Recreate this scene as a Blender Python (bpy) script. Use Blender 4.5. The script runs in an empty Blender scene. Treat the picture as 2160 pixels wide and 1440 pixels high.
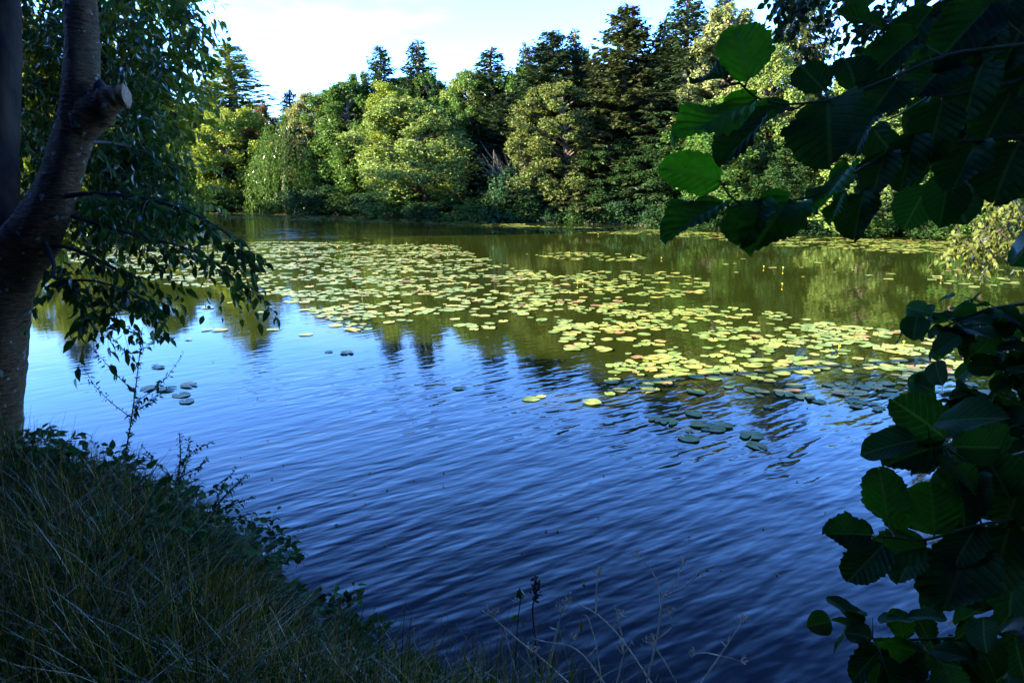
import bpy, math, random
import numpy as np
from mathutils import Matrix, Vector

# ------------------------------------------------------------------ camera, world, sun
SC = bpy.context.scene
COL = SC.collection
R = math.radians
PITCH, EYE, F = R(13.4), 2.4, 1440.0      # F in pixels of the 2160 x 1440 photograph
SUN_AZ, SUN_EL = -100.0, 20.5              # degrees from +Y, clockwise positive
EXPOSURE = 2.95

cam = bpy.data.cameras.new('camera')
cam.sensor_width, cam.lens = 36.0, 24.0
cam.clip_start, cam.clip_end = 0.05, 6000.0
cam_o = bpy.data.objects.new('camera', cam)
COL.objects.link(cam_o)
cam_o.location = (0, 0, EYE)
cam_o.rotation_euler = (math.pi / 2 - PITCH, 0, 0)
SC.camera = cam_o

W = bpy.data.worlds.new('World')
SC.world = W
W.use_nodes = True
wn, wl = W.node_tree.nodes, W.node_tree.links
wn.clear()
w_out = wn.new('ShaderNodeOutputWorld')
w_bg = wn.new('ShaderNodeBackground')
sky = wn.new('ShaderNodeTexSky')
sky.sky_type = 'NISHITA'
sky.sun_disc = False
sky.sun_elevation = R(SUN_EL)
sky.sun_rotation = R(SUN_AZ)
sky.air_density, sky.dust_density, sky.ozone_density = 1.0, 0.2, 4.0
tc = wn.new('ShaderNodeTexCoord')
mp = wn.new('ShaderNodeMapping')
mp.inputs['Scale'].default_value = (2.2, 2.2, 7.0)
wl.new(tc.outputs['Generated'], mp.inputs[0])
cn = wn.new('ShaderNodeTexNoise')
cn.inputs['Scale'].default_value = 1.6
cn.inputs['Detail'].default_value = 7
cn.inputs['Roughness'].default_value = 0.55
wl.new(mp.outputs[0], cn.inputs[0])
cr = wn.new('ShaderNodeMapRange')
cr.interpolation_type = 'SMOOTHSTEP'
for k, v in zip(('From Min', 'From Max', 'To Min', 'To Max'), (0.55, 0.76, 0.0, 0.55)):
    cr.inputs[k].default_value = v
wl.new(cn.outputs[0], cr.inputs['Value'])
sx = wn.new('ShaderNodeSeparateXYZ')
wl.new(tc.outputs['Generated'], sx.inputs[0])
ce = wn.new('ShaderNodeMapRange')          # the clouds lie low in the sky
ce.interpolation_type = 'SMOOTHSTEP'
for k, v in zip(('From Min', 'From Max', 'To Min', 'To Max'), (0.42, 0.12, 0.0, 1.0)):
    ce.inputs[k].default_value = v
wl.new(sx.outputs['Z'], ce.inputs['Value'])
zr = wn.new('ShaderNodeMapRange')          # a clear deep blue overhead, as after rain
zr.interpolation_type = 'SMOOTHSTEP'
for k, v in zip(('From Min', 'From Max', 'To Min', 'To Max'), (0.35, 0.66, 0.0, 1.0)):
    zr.inputs[k].default_value = v
wl.new(sx.outputs['Z'], zr.inputs['Value'])
hs = wn.new('ShaderNodeMix'); hs.data_type = 'RGBA'; hs.blend_type = 'MULTIPLY'
hs.inputs['Factor'].default_value = 1.0
zt = wn.new('ShaderNodeMix'); zt.data_type = 'RGBA'
wl.new(zr.outputs[0], zt.inputs['Factor'])
zt.inputs['A'].default_value = (0.66, 1.00, 1.62, 1)
zt.inputs['B'].default_value = (0.062, 0.105, 0.36, 1)
wl.new(sky.outputs[0], hs.inputs['A'])
wl.new(zt.outputs['Result'], hs.inputs['B'])
cm = wn.new('ShaderNodeMath'); cm.operation = 'MULTIPLY'
wl.new(cr.outputs[0], cm.inputs[0]); wl.new(ce.outputs[0], cm.inputs[1])
cx = wn.new('ShaderNodeMix'); cx.data_type = 'RGBA'
wl.new(cm.outputs[0], cx.inputs['Factor'])
wl.new(hs.outputs['Result'], cx.inputs['A'])
cx.inputs['B'].default_value = (2.6, 3.0, 3.8, 1)
wl.new(cx.outputs['Result'], w_bg.inputs['Color'])
w_bg.inputs['Strength'].default_value = 0.115
wl.new(w_bg.outputs[0], w_out.inputs[0])

sl = bpy.data.lights.new('sun', 'SUN')
sl.energy, sl.angle, sl.color = 5.0, R(0.5), (1.0, 0.88, 0.64)
so = bpy.data.objects.new('sun', sl)
COL.objects.link(so)
_s = Vector((math.sin(R(SUN_AZ)) * math.cos(R(SUN_EL)), math.cos(R(SUN_AZ)) * math.cos(R(SUN_EL)), math.sin(R(SUN_EL))))
so.rotation_euler = _s.to_track_quat('Z', 'Y').to_euler()

SC.view_settings.view_transform = 'Standard'
SC.view_settings.look = 'None'
SC.view_settings.gamma = 1.0
SC.view_settings.exposure = EXPOSURE
SC.render.engine = 'CYCLES'
SC.cycles.use_denoising = True
try:
    SC.cycles.denoiser = 'OPENIMAGEDENOISE'
except Exception:
    pass
SC.cycles.max_bounces = 8
SC.cycles.diffuse_bounces = 3
SC.cycles.glossy_bounces = 3
SC.cycles.transmission_bounces = 4
SC.cycles.sample_clamp_indirect = 6.0

# ------------------------------------------------------------------ helpers
CP, SP = math.cos(PITCH), math.sin(PITCH)


def ray(px, py):
    u, v = (px - 1080.0) / F, (720.0 - py) / F
    return np.array([u, CP + v * SP, -SP + v * CP])      # depth along the axis = 1


def at(px, py, depth):
    """the point seen at photo pixel px, py at this depth along the camera axis"""
    return np.array([0, 0, EYE]) + ray(px, py) * depth


def on_z(px, py, z=0.0):
    d = ray(px, py)
    return np.array([0, 0, EYE]) + d * ((z - EYE) / d[2])


def at_y(px, py, Y):
    d = ray(px, py)
    return np.array([0, 0, EYE]) + d * (Y / d[1])


def project(P):
    q = np.asarray(P, float) - np.array([0, 0, EYE])
    d = q[..., 1] * CP - q[..., 2] * SP
    v = q[..., 1] * SP + q[..., 2] * CP
    return 1080 + F * q[..., 0] / d, 720 - F * v / d, d


def unit(a):
    a = np.asarray(a, float)
    return a / np.maximum(np.linalg.norm(a, axis=-1, keepdims=True), 1e-9)


class MB:
    """collects vertices and faces and links them as ONE mesh object"""

    def __init__(s):
        s.v, s.f, s.n = [], [], 0

    def add(s, verts, *faces, mat=0):
        verts = np.asarray(verts, float).reshape(-1, 3)
        for f in faces:
            f = np.asarray(f, int)
            if len(f):
                s.f.append((f + s.n, mat))
        s.v.append(verts)
        s.n += len(verts)

    def tube(s, pts, rad, n=6, mat=0, cap=True):
        pts = np.asarray(pts, float)
        m = len(pts)
        rad = np.broadcast_to(np.asarray(rad, float), (m,))
        t = unit(np.gradient(pts, axis=0))
        ref = np.array([0.31, 0.22, 0.92]) if abs(t[0][2]) < 0.9 else np.array([1.0, 0.1, 0])
        a = unit(np.cross(t, ref)); b = np.cross(t, a)
        th = np.linspace(0, 2 * np.pi, n, endpoint=False)
        ring = pts[:, None] + rad[:, None, None] * (a[:, None] * np.cos(th)[None, :, None] + b[:, None] * np.sin(th)[None, :, None])
        i, j = np.meshgrid(np.arange(m - 1), np.arange(n), indexing='ij')
        q = np.stack([i * n + j, i * n + (j + 1) % n, (i + 1) * n + (j + 1) % n, (i + 1) * n + j], -1).reshape(-1, 4)
        s.add(ring.reshape(-1, 3), q, mat=mat)
        if cap:
            s.f.append((np.array([[(m - 1) * n + k for k in range(n)]]) + s.n - m * n, mat))

    def cards(s, P, T, N, L, Wd, mat=0):
        """one small rhombic face per leaf, kinked a little along the midrib"""
        P, T = np.asarray(P, float), unit(T)
        N = unit(N - T * np.sum(N * T, -1, keepdims=True))
        S = np.cross(T, N)
        L = np.broadcast_to(L, (len(P),))[:, None]; Wd = np.broadcast_to(Wd, (len(P),))[:, None]
        m = P + T * L * 0.45 + N * Wd * 0.12
        v = np.stack([P, m + S * Wd * 0.5, P + T * L, m - S * Wd * 0.5], 1).reshape(-1, 3)
        s.add(v, np.arange(len(P) * 4).reshape(-1, 4), mat=mat)

    def leaves(s, P, T, N, L, Wd, fold=0.18, droop=0.25, mat=0):
        """pointed oval leaf of six faces, folded on the midrib and drooping"""
        P, T = np.asarray(P, float), unit(T)
        N = unit(N - T * np.sum(N * T, -1, keepdims=True))
        S = np.cross(T, N)
        n = len(P)
        L = np.broadcast_to(L, (n,))[:, None]; Wd = np.broadcast_to(Wd, (n,))[:, None]
        def pt(u, w):
            return P + T * L * u + S * Wd * w + N * (fold * Wd * abs(w) - droop * L * u * u)
        v = np.stack([pt(0, 0), pt(.28, .46), pt(.28, 0), pt(.28, -.46), pt(.64, .36), pt(.64, 0), pt(.64, -.36), pt(1, 0)], 1).reshape(-1, 3)
        o = (np.arange(n) * 8)[:, None]
        tri = np.concatenate([o + np.array(k) for k in ([0, 1, 2], [0, 2, 3], [4, 7, 5], [5, 7, 6])])
        quad = np.concatenate([o + np.array(k) for k in ([1, 4, 5, 2], [2, 5, 6, 3])])
        s.add(v, tri, quad, mat=mat)

    def mesh(s, name, mats, smooth=False):
        me = bpy.data.meshes.new(name)
        v = np.concatenate(s.v)
        me.vertices.add(len(v))
        me.vertices.foreach_set('co', v.ravel())
        idx = np.concatenate([f.ravel() for f, _ in s.f])
        tot = np.concatenate([np.full(len(f), f.shape[1]) for f, _ in s.f])
        mi = np.concatenate([np.full(len(f), m) for f, m in s.f])
        start = np.concatenate([[0], np.cumsum(tot)[:-1]])
        me.loops.add(len(idx)); me.loops.foreach_set('vertex_index', idx)
        me.polygons.add(len(tot))
        me.polygons.foreach_set('loop_start', start)
        me.polygons.foreach_set('loop_total', tot)
        for m in (mats if isinstance(mats, (list, tuple)) else [mats]):
            me.materials.append(m)
        me.polygons.foreach_set('material_index', mi)
        me.update(calc_edges=True)
        me.polygons.foreach_set('use_smooth', np.full(len(tot), bool(smooth)))
        return me

    def build(s, name, mats, parent=None, color=None, smooth=False):
        return link(name, s.mesh(name, mats, smooth), parent, color)


def link(name, me, parent=None, color=None):
    o = bpy.data.objects.new(name, me)
    COL.objects.link(o)
    if parent is not None:
        o.parent = parent
        if parent.get('_world'):
            o.matrix_parent_inverse = Matrix.Translation(-Vector(parent.location))
    if color is not None:
        o.color = (*color, 1)
    return o


def tag(o, label=None, cat=None, group=None, kind=None):
    for k, v in (('label', label), ('category', cat), ('group', group), ('kind', kind)):
        if v:
            o[k] = v
    return o


def thing(name, loc, label, cat, group=None, world=False):
    o = bpy.data.objects.new(name, None)
    COL.objects.link(o)
    o.location = tuple(loc)
    o.empty_display_size = 0.2
    if world:
        o['_world'] = 1          # its parts are meshed in world coordinates
    return tag(o, label, cat, group)


def copy_tree(root, loc, rz, scale, label, color=None, group=None):
    r = root.copy(); COL.objects.link(r)
    r.location, r.rotation_euler, r.scale = tuple(loc), (0, 0, rz), scale
    r['label'] = label
    if group:
        r['group'] = group
    for ch in list(root.children):
        c = ch.copy(); COL.objects.link(c); c.parent = r
        if color is not None and c.name.split('.')[0] in LEAFY:
            c.color = (*color, 1)
    return r


LEAFY = {'crown', 'foliage'}

# ------------------------------------------------------------------ materials


def new_mat(name):
    m = bpy.data.materials.new(name)
    m.use_nodes = True
    m.node_tree.nodes.clear()
    n, l = m.node_tree.nodes, m.node_tree.links
    o = n.new('ShaderNodeOutputMaterial')
    return m, n, l, o


def N_(n, t, **kw):
    x = n.new(t)
    for k, v in kw.items():
        if k in x.inputs:
            x.inputs[k].default_value = v
        else:
            setattr(x, k, v)
    return x


def maprange(n, l, src, a, b, c, d, smooth=False):
    x = n.new('ShaderNodeMapRange')
    if smooth:
        x.interpolation_type = 'SMOOTHSTEP'
    for k, v in zip(('From Min', 'From Max', 'To Min', 'To Max'), (a, b, c, d)):
        x.inputs[k].default_value = v
    l.new(src, x.inputs['Value'])
    return x.outputs[0]


def math_(n, l, op, a, b=None):
    x = n.new('ShaderNodeMath'); x.operation = op
    for i, s in enumerate((a, b)):
        if s is None:
            continue
        if isinstance(s, (int, float)):
            x.inputs[i].default_value = s
        else:
            l.new(s, x.inputs[i])
    return x.outputs[0]


def leaf_shader(n, l, o, col, trans=0.35, gloss=0.5, rough=0.38, tcol=(1.15, 1.1, 0.55)):
    d = n.new('ShaderNodeBsdfDiffuse'); l.new(col, d.inputs[0])
    t = n.new('ShaderNodeBsdfTranslucent')
    tm = N_(n, 'ShaderNodeMix', data_type='RGBA', blend_type='MULTIPLY')
    tm.inputs['Factor'].default_value = 1
    l.new(col, tm.inputs['A']); tm.inputs['B'].default_value = (*tcol, 1)
    l.new(tm.outputs['Result'], t.inputs[0])
    m = n.new('ShaderNodeMixShader'); m.inputs[0].default_value = trans
    l.new(d.outputs[0], m.inputs[1]); l.new(t.outputs[0], m.inputs[2])
    g = N_(n, 'ShaderNodeBsdfGlossy'); g.inputs['Roughness'].default_value = rough
    fr = N_(n, 'ShaderNodeFresnel'); fr.inputs[0].default_value = 1.4
    f = math_(n, l, 'MULTIPLY', fr.outputs[0], gloss)
    m2 = n.new('ShaderNodeMixShader')
    l.new(f, m2.inputs[0]); l.new(m.outputs[0], m2.inputs[1]); l.new(g.outputs[0], m2.inputs[2])
    l.new(m2.outputs[0], o.inputs[0])
    return d, g


def mat_leaf(name, trans=0.35, gloss=0.4, hue=0.035, val=(0.6, 1.4), base=None, tint=None, tint_amt=0.0):
    """leaf colour = object colour, varied leaf by leaf"""
    m, n, l, o = new_mat(name)
    oi = n.new('ShaderNodeObjectInfo')
    ge = n.new('ShaderNodeNewGeometry')
    hsv = n.new('ShaderNodeHueSaturation')
    rnd = ge.outputs['Random Per Island']
    l.new(maprange(n, l, rnd, 0, 1, 0.5 - hue, 0.5 + hue), hsv.inputs['Hue'])
    r2 = math_(n, l, 'FRACT', math_(n, l, 'MULTIPLY', rnd, 37.13))
    l.new(maprange(n, l, r2, 0, 1, *val), hsv.inputs['Value'])
    if base is None:
        src = oi.outputs['Color']
    else:
        rgb = n.new('ShaderNodeRGB'); rgb.outputs[0].default_value = (*base, 1); src = rgb.outputs[0]
    if tint is not None:
        r3 = math_(n, l, 'FRACT', math_(n, l, 'MULTIPLY', rnd, 91.7))
        k = maprange(n, l, r3, 1 - tint_amt, 1, 0, 0.8)
        mx = N_(n, 'ShaderNodeMix', data_type='RGBA')
        l.new(k, mx.inputs['Factor']); l.new(src, mx.inputs['A']); mx.inputs['B'].default_value = (*tint, 1)
        src = mx.outputs['Result']
    l.new(src, hsv.inputs['Color'])
    leaf_shader(n, l, o, hsv.outputs[0], trans, gloss)
    return m


def mat_bark(name, c1, c2, scale=14.0, bands=0.0, lichen=0.0, bump=0.6):
    m, n, l, o = new_mat(name)
    tc = n.new('ShaderNodeTexCoord')
    mp = n.new('ShaderNodeMapping'); mp.inputs['Scale'].default_value = (1, 1, 0.35) if not bands else (1, 1, 3.2)
    l.new(tc.outputs['Object'], mp.inputs[0])
    a = N_(n, 'ShaderNodeTexNoise', Scale=scale, Detail=8.0, Roughness=0.65)
    l.new(mp.outputs[0], a.inputs[0])
    ramp = N_(n, 'ShaderNodeMix', data_type='RGBA')
    l.new(maprange(n, l, a.outputs[0], 0.35, 0.68, 0, 1), ramp.inputs['Factor'])
    ramp.inputs['A'].default_value = (*c1, 1); ramp.inputs['B'].default_value = (*c2, 1)
    col = ramp.outputs['Result']
    if lichen:
        b = N_(n, 'ShaderNodeTexNoise', Scale=17.0, Detail=3.0, Roughness=0.5)
        l.new(tc.outputs['Object'], b.inputs[0])
        mm = N_(n, 'ShaderNodeMix', data_type='RGBA')
        l.new(maprange(n, l, b.outputs[0], 0.64, 0.67, 0, lichen), mm.inputs['Factor'])
        l.new(col, mm.inputs['A']); mm.inputs['B'].default_value = (0.36, 0.36, 0.30, 1)
        col = mm.outputs['Result']
        b2 = N_(n, 'ShaderNodeTexNoise', Scale=2.2, Detail=4.0)     # patches of moss
        l.new(tc.outputs['Object'], b2.inputs[0])
        m3 = N_(n, 'ShaderNodeMix', data_type='RGBA')
        l.new(maprange(n, l, b2.outputs[0], 0.5, 0.7, 0, 0.55), m3.inputs['Factor'])
        l.new(col, m3.inputs['A']); m3.inputs['B'].default_value = (0.10, 0.085, 0.03, 1)
        col = m3.outputs['Result']
    p = N_(n, 'ShaderNodeBsdfPrincipled', Roughness=0.85)
    l.new(col, p.inputs['Base Color'])
    bp = N_(n, 'ShaderNodeBump', Strength=bump, Distance=0.02)
    l.new(a.outputs[0], bp.inputs['Height'])
    l.new(bp.outputs[0], p.inputs['Normal'])
    l.new(p.outputs[0], o.inputs[0])
    return m


def mat_plain(name, c, rough=0.7, var=0.3, scale=20.0):
    m, n, l, o = new_mat(name)
    tc = n.new('ShaderNodeTexCoord')
    a = N_(n, 'ShaderNodeTexNoise', Scale=scale, Detail=4.0)
    l.new(tc.outputs['Object'], a.inputs[0])
    hsv = n.new('ShaderNodeHueSaturation'); hsv.inputs['Color'].default_value = (*c, 1)
    l.new(maprange(n, l, a.outputs[0], 0.3, 0.7, 1 - var, 1 + var), hsv.inputs['Value'])
    p = N_(n, 'ShaderNodeBsdfPrincipled', Roughness=rough)
    l.new(hsv.outputs[0], p.inputs['Base Color'])
    l.new(p.outputs[0], o.inputs[0])
    return m


M = {}
M['leaf'] = mat_leaf('far_leaves', trans=0.3, gloss=0.12)
M['leaf_gold'] = mat_leaf('far_leaves_browning', gloss=0.12, tint=(0.15, 0.11, 0.03), tint_amt=0.22)
M['needle'] = mat_leaf('needles', trans=0.15, gloss=0.15, hue=0.02)
M['near_leaf'] = mat_leaf('near_leaves', trans=0.4, gloss=0.22, hue=0.02, val=(0.6, 1.3))
M['bark'] = mat_bark('bark', (0.05, 0.04, 0.03), (0.16, 0.13, 0.10), 6.0)
M['bark_near'] = mat_bark('bark_with_lenticels', (0.024, 0.012, 0.004), (0.21, 0.11, 0.034), 21.0, bands=1, lichen=0.9, bump=1.0)
M['bark_dark'] = mat_bark('bark_dark', (0.016, 0.010, 0.005), (0.075, 0.046, 0.022), 10.0)
M['twig'] = mat_plain('twig', (0.05, 0.04, 0.025))
M['twig_green'] = mat_plain('green_twig', (0.10, 0.13, 0.03))
M['cut_wood'] = mat_plain('cut_wood', (0.34, 0.20, 0.11), 0.8, 0.5, 60)
M['stub_bark'] = mat_bark('stub_bark', (0.10, 0.06, 0.02), (0.55, 0.38, 0.16), 26.0, lichen=0.5, bump=1.0)  # yellowish mossy bark, its lit look put into the colour
M['hollow'] = mat_plain('hollow', (0.015, 0.011, 0.009))  # near-black colour stands in for the shade inside the cavity
M['straw'] = mat_leaf('straw', trans=0.25, gloss=0.15, hue=0.02, base=(0.48, 0.30, 0.07), val=(0.2, 1.2))
M['grass'] = mat_leaf('grass', trans=0.3, gloss=0.08, hue=0.03, base=(0.060, 0.108, 0.013), val=(0.3, 1.5), tint=(0.30, 0.20, 0.04), tint_amt=0.4)
M['weed'] = mat_leaf('weed_leaves', trans=0.35, gloss=0.15, hue=0.03, base=(0.045, 0.12, 0.026), val=(0.5, 1.4))
M['dry_stem'] = mat_plain('dry_stem', (0.62, 0.52, 0.36), 0.7, 0.3, 30)
M['dark_seed'] = mat_plain('dark_seed', (0.05, 0.022, 0.02), 0.8)
M['petal'] = mat_plain('yellow_petal', (0.62, 0.40, 0.02), 0.5, 0.2)
M['stalk'] = mat_plain('flower_stalk', (0.20, 0.21, 0.05), 0.6)


def mat_ground():
    m, n, l, o = new_mat('bank_soil')
    tc = n.new('ShaderNodeTexCoord')
    a = N_(n, 'ShaderNodeTexNoise', Scale=3.0, Detail=9.0, Roughness=0.65)
    l.new(tc.outputs['Object'], a.inputs[0])
    mx = N_(n, 'ShaderNodeMix', data_type='RGBA')
    l.new(maprange(n, l, a.outputs[0], 0.38, 0.62, 0, 1), mx.inputs['Factor'])
    mx.inputs['A'].default_value = (0.030, 0.022, 0.013, 1); mx.inputs['B'].default_value = (0.035, 0.045, 0.016, 1)
    p = N_(n, 'ShaderNodeBsdfPrincipled', Roughness=0.95)
    l.new(mx.outputs['Result'], p.inputs['Base Color'])
    bp = N_(n, 'ShaderNodeBump', Strength=0.7, Distance=0.05)
    l.new(a.outputs[0], bp.inputs['Height']); l.new(bp.outputs[0], p.inputs['Normal'])
    l.new(p.outputs[0], o.inputs[0])
    return m


def mat_water():
    m, n, l, o = new_mat('pond_water')
    tc = n.new('ShaderNodeTexCoord')

    def stretched(rot, sx, sy, detail=1.5, dist=0.0, off=(0, 0, 0)):
        mp = n.new('ShaderNodeMapping')
        mp.vector_type = 'TEXTURE'
        mp.inputs['Rotation'].default_value = (0, 0, R(rot))
        mp.inputs['Scale'].default_value = (sx, sy, 1)
        mp.inputs['Location'].default_value = off
        l.new(tc.outputs['Object'], mp.inputs[0])
        t = N_(n, 'ShaderNodeTexNoise', Scale=1.0, Detail=detail, Roughness=0.45, Distortion=dist)
        t.noise_dimensions = '2D'
        l.new(mp.outputs[0], t.inputs[0])
        return t.outputs[0]

    # crests run about 30 degrees from +X: stretched along the crest, short across it
    h1 = stretched(38, 0.46, 0.122, 1.0, 0.15)
    h2 = stretched(27, 0.24, 0.07, 1.0, 0.1, (3, 1, 0))
    h3 = stretched(46, 1.2, 0.36, 1.0, 0.0, (7, 2, 0))
    hf = stretched(8, 1.3, 0.26, 1.5, 0.1, (1, 9, 0))
    # where the wind ruffles the water: slick near the left bank and among the pads
    g = stretched(-15, 9.0, 3.0, 2.0, 0.0, (4, 4, 0))
    sep = n.new('ShaderNodeSeparateXYZ'); l.new(tc.outputs['Object'], sep.inputs[0])
    near = maprange(n, l, sep.outputs['Y'], 10.5, 5.5, 0.16, 1.0, True)
    left = maprange(n, l, math_(n, l, 'ADD', sep.outputs['X'], math_(n, l, 'MULTIPLY', sep.outputs['Y'], 0.42)), -1.2, 1.2, 0.35, 1.0, True)
    calm = math_(n, l, 'MULTIPLY', near, left)
    amp = math_(n, l, 'MULTIPLY', calm, maprange(n, l, g, 0.3, 0.65, 0.6, 1.25))
    near_h = math_(n, l, 'ADD', math_(n, l, 'MULTIPLY', h1, 1.0), math_(n, l, 'ADD', math_(n, l, 'MULTIPLY', h2, 0.42), math_(n, l, 'MULTIPLY', h3, 1.3)))
    # a ruffled patch out by the far bank
    ex = math_(n, l, 'DIVIDE', math_(n, l, 'ADD', sep.outputs['X'], 11.0), 10.0)
    ey = math_(n, l, 'DIVIDE', math_(n, l, 'ADD', sep.outputs['Y'], -36.5), 8.0)
    e = math_(n, l, 'ADD', math_(n, l, 'MULTIPLY', ex, ex), math_(n, l, 'MULTIPLY', ey, ey))
    far = maprange(n, l, math_(n, l, 'ADD', e, math_(n, l, 'MULTIPLY', math_(n, l, 'ADD', g, -0.5), 1.6)), 1.5, 1.0, 0.16, 6.0, True)
    farw = math_(n, l, 'MULTIPLY', far, maprange(n, l, sep.outputs['Y'], 10.0, 16.0, 0, 1, True))
    h = math_(n, l, 'ADD', math_(n, l, 'MULTIPLY', near_h, amp), math_(n, l, 'MULTIPLY', hf, farw))
    bp = N_(n, 'ShaderNodeBump', Strength=1.0, Distance=0.0072)
    l.new(h, bp.inputs['Height'])
    p = N_(n, 'ShaderNodeBsdfPrincipled', Roughness=0.03, IOR=1.45)
    p.inputs['Base Color'].default_value = (0.016, 0.023, 0.003, 1)
    l.new(bp.outputs[0], p.inputs['Normal'])
    l.new(p.outputs[0], o.inputs[0])
    return m


def mat_pad():
    m, n, l, o = new_mat('lily_pad')
    ge = n.new('ShaderNodeNewGeometry'); oi = n.new('ShaderNodeObjectInfo')
    r = math_(n, l, 'FRACT', math_(n, l, 'ADD', ge.outputs['Random Per Island'], math_(n, l, 'MULTIPLY', oi.outputs['Random'], 7.3)))
    cr = n.new('ShaderNodeValToRGB')
    cr.color_ramp.elements[0].position = 0.0
    cr.color_ramp.elements[0].color = (0.15, 0.23, 0.030, 1)
    for pos, c in ((0.35, (0.21, 0.29, 0.042)), (0.70, (0.29, 0.33, 0.050)), (0.95, (0.36, 0.33, 0.055)), (0.985, (0.32, 0.20, 0.05))):
        e = cr.color_ramp.elements.new(pos); e.color = (*c, 1)
    cr.color_ramp.elements[-1].position = 1.0
    cr.color_ramp.elements[-1].color = (0.22, 0.11, 0.04, 1)
    l.new(r, cr.inputs[0])
    tc = n.new('ShaderNodeTexCoord')
    a = N_(n, 'ShaderNodeTexNoise', Scale=18.0, Detail=4.0)
    l.new(ge.outputs['Position'], a.inputs[0])
    hsv = n.new('ShaderNodeHueSaturation'); l.new(cr.outputs[0], hsv.inputs['Color'])
    l.new(maprange(n, l, a.outputs[0], 0.3, 0.7, 0.75, 1.2), hsv.inputs['Value'])
    leaf_shader(n, l, o, hsv.outputs[0], 0.08, 0.6, 0.30)
    return m


def mat_alder():
    m, n, l, o = new_mat('alder_leaf')
    uv = n.new('ShaderNodeUVMap'); uv.uv_map = 'leaf'
    s = n.new('ShaderNodeSeparateXYZ'); l.new(uv.outputs[0], s.inputs[0])
    av = math_(n, l, 'ABSOLUTE', math_(n, l, 'SUBTRACT', s.outputs['Y'], 0.5))
    ph = math_(n, l, 'FRACT', math_(n, l, 'ADD', math_(n, l, 'MULTIPLY', math_(n, l, 'SUBTRACT', s.outputs['X'], math_(n, l, 'MULTIPLY', av, 0.75)), 8.0), 8.0))
    tri = math_(n, l, 'ABSOLUTE', math_(n, l, 'SUBTRACT', ph, 0.5))
    side = maprange(n, l, tri, 0.42, 0.49, 0, 0.75, True)
    mid = maprange(n, l, av, 0.035, 0.015, 0, 1, True)
    vein = math_(n, l, 'MAXIMUM', side, mid)
    oi = n.new('ShaderNodeObjectInfo')
    tc = n.new('ShaderNodeTexCoord')
    a = N_(n, 'ShaderNodeTexNoise', Scale=6.0, Detail=5.0)
    l.new(tc.outputs['Object'], a.inputs[0])
    hsv = n.new('ShaderNodeHueSaturation'); l.new(oi.outputs['Color'], hsv.inputs['Color'])
    l.new(maprange(n, l, a.outputs[0], 0.3, 0.7, 0.8, 1.2), hsv.inputs['Value'])
    mx = N_(n, 'ShaderNodeMix', data_type='RGBA')
    sp = N_(n, 'ShaderNodeTexNoise', Scale=9.0, Detail=3.0)
    l.new(tc.outputs['Object'], sp.inputs[0])
    spm = N_(n, 'ShaderNodeMix', data_type='RGBA')       # brown blotches
    l.new(maprange(n, l, sp.outputs[0], 0.66, 0.71, 0, 0.8), spm.inputs['Factor'])
    l.new(hsv.outputs[0], spm.inputs['A']); spm.inputs['B'].default_value = (0.07, 0.045, 0.018, 1)
    l.new(math_(n, l, 'MULTIPLY', vein, 0.5), mx.inputs['Factor'])
    l.new(spm.outputs['Result'], mx.inputs['A']); mx.inputs['B'].default_value = (0.15, 0.21, 0.06, 1)
    d, g = leaf_shader(n, l, o, mx.outputs['Result'], 0.45, 0.10, 0.42, (0.9, 1.25, 0.35))
    return m


M['ground'], M['water'], M['pad'], M['alder'] = mat_ground(), mat_water(), mat_pad(), mat_alder()

# ------------------------------------------------------------------ setting: ground and pond
POND = np.array([(-2.35, 4.0), (-1.45, 3.62), (-0.86, 2.98), (-0.52, 2.47), (0.38, 2.3), (0.8, 2.0), (1.5, 1.95), (2.6, 1.95), (4.5, 2.6), (7.0, 4.5), (8.6, 7.0),
                 (9.2, 10.0), (11.5, 13.5), (16, 17), (23, 20), (27, 24.5), (18.5, 29.6), (13.5, 32.5), (9, 35), (3.5, 38.2), (0, 40.4), (-5, 43), (-9, 45.6),
                 (-16, 51), (-23, 55), (-30, 57), (-34, 47), (-32, 34), (-25, 21), (-17, 12.2), (-10, 7.8), (-6, 5.3), (-4, 4.25)], float)


def pond_dist(P):
    """signed distance to the shoreline, positive on land"""
    P = np.asarray(P, float).reshape(-1, 2)
    A, B = POND, np.roll(POND, -1, 0)
    best = np.full(len(P), 1e9); inside = np.zeros(len(P), bool)
    for a, b in zip(A, B):
        ab = b - a
        t = np.clip(((P - a) @ ab) / (ab @ ab), 0, 1)
        best = np.minimum(best, np.linalg.norm(P - a - t[:, None] * ab, axis=1))
        c = ((a[1] > P[:, 1]) != (b[1] > P[:, 1]))
        with np.errstate(divide='ignore', invalid='ignore'):
            c &= P[:, 0] < (b[0] - a[0]) * (P[:, 1] - a[1]) / (b[1] - a[1]) + a[0]
        inside ^= c
    return np.where(inside, -best, best)


def sstep(x):
    x = np.clip(x, 0, 1)
    return x * x * (3 - 2 * x)


def ground_z(P):
    P = np.asarray(P, float).reshape(-1, 2)
    d = pond_dist(P)
    wob = 0.06 * np.sin(P[:, 0] * 1.9 + 0.7) * np.cos(P[:, 1] * 1.6) + 0.03 * np.sin(P[:, 0] * 5.1 + P[:, 1] * 4.3)
    land = 0.78 * sstep((d + 0.05) / 0.75) + wob * sstep(d / 1.0) + 0.012 * np.clip(d - 6, 0, 60)
    return np.where(d > -0.05, land, -1.1 * sstep((-d) / 2.0) - 0.02)


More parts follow.
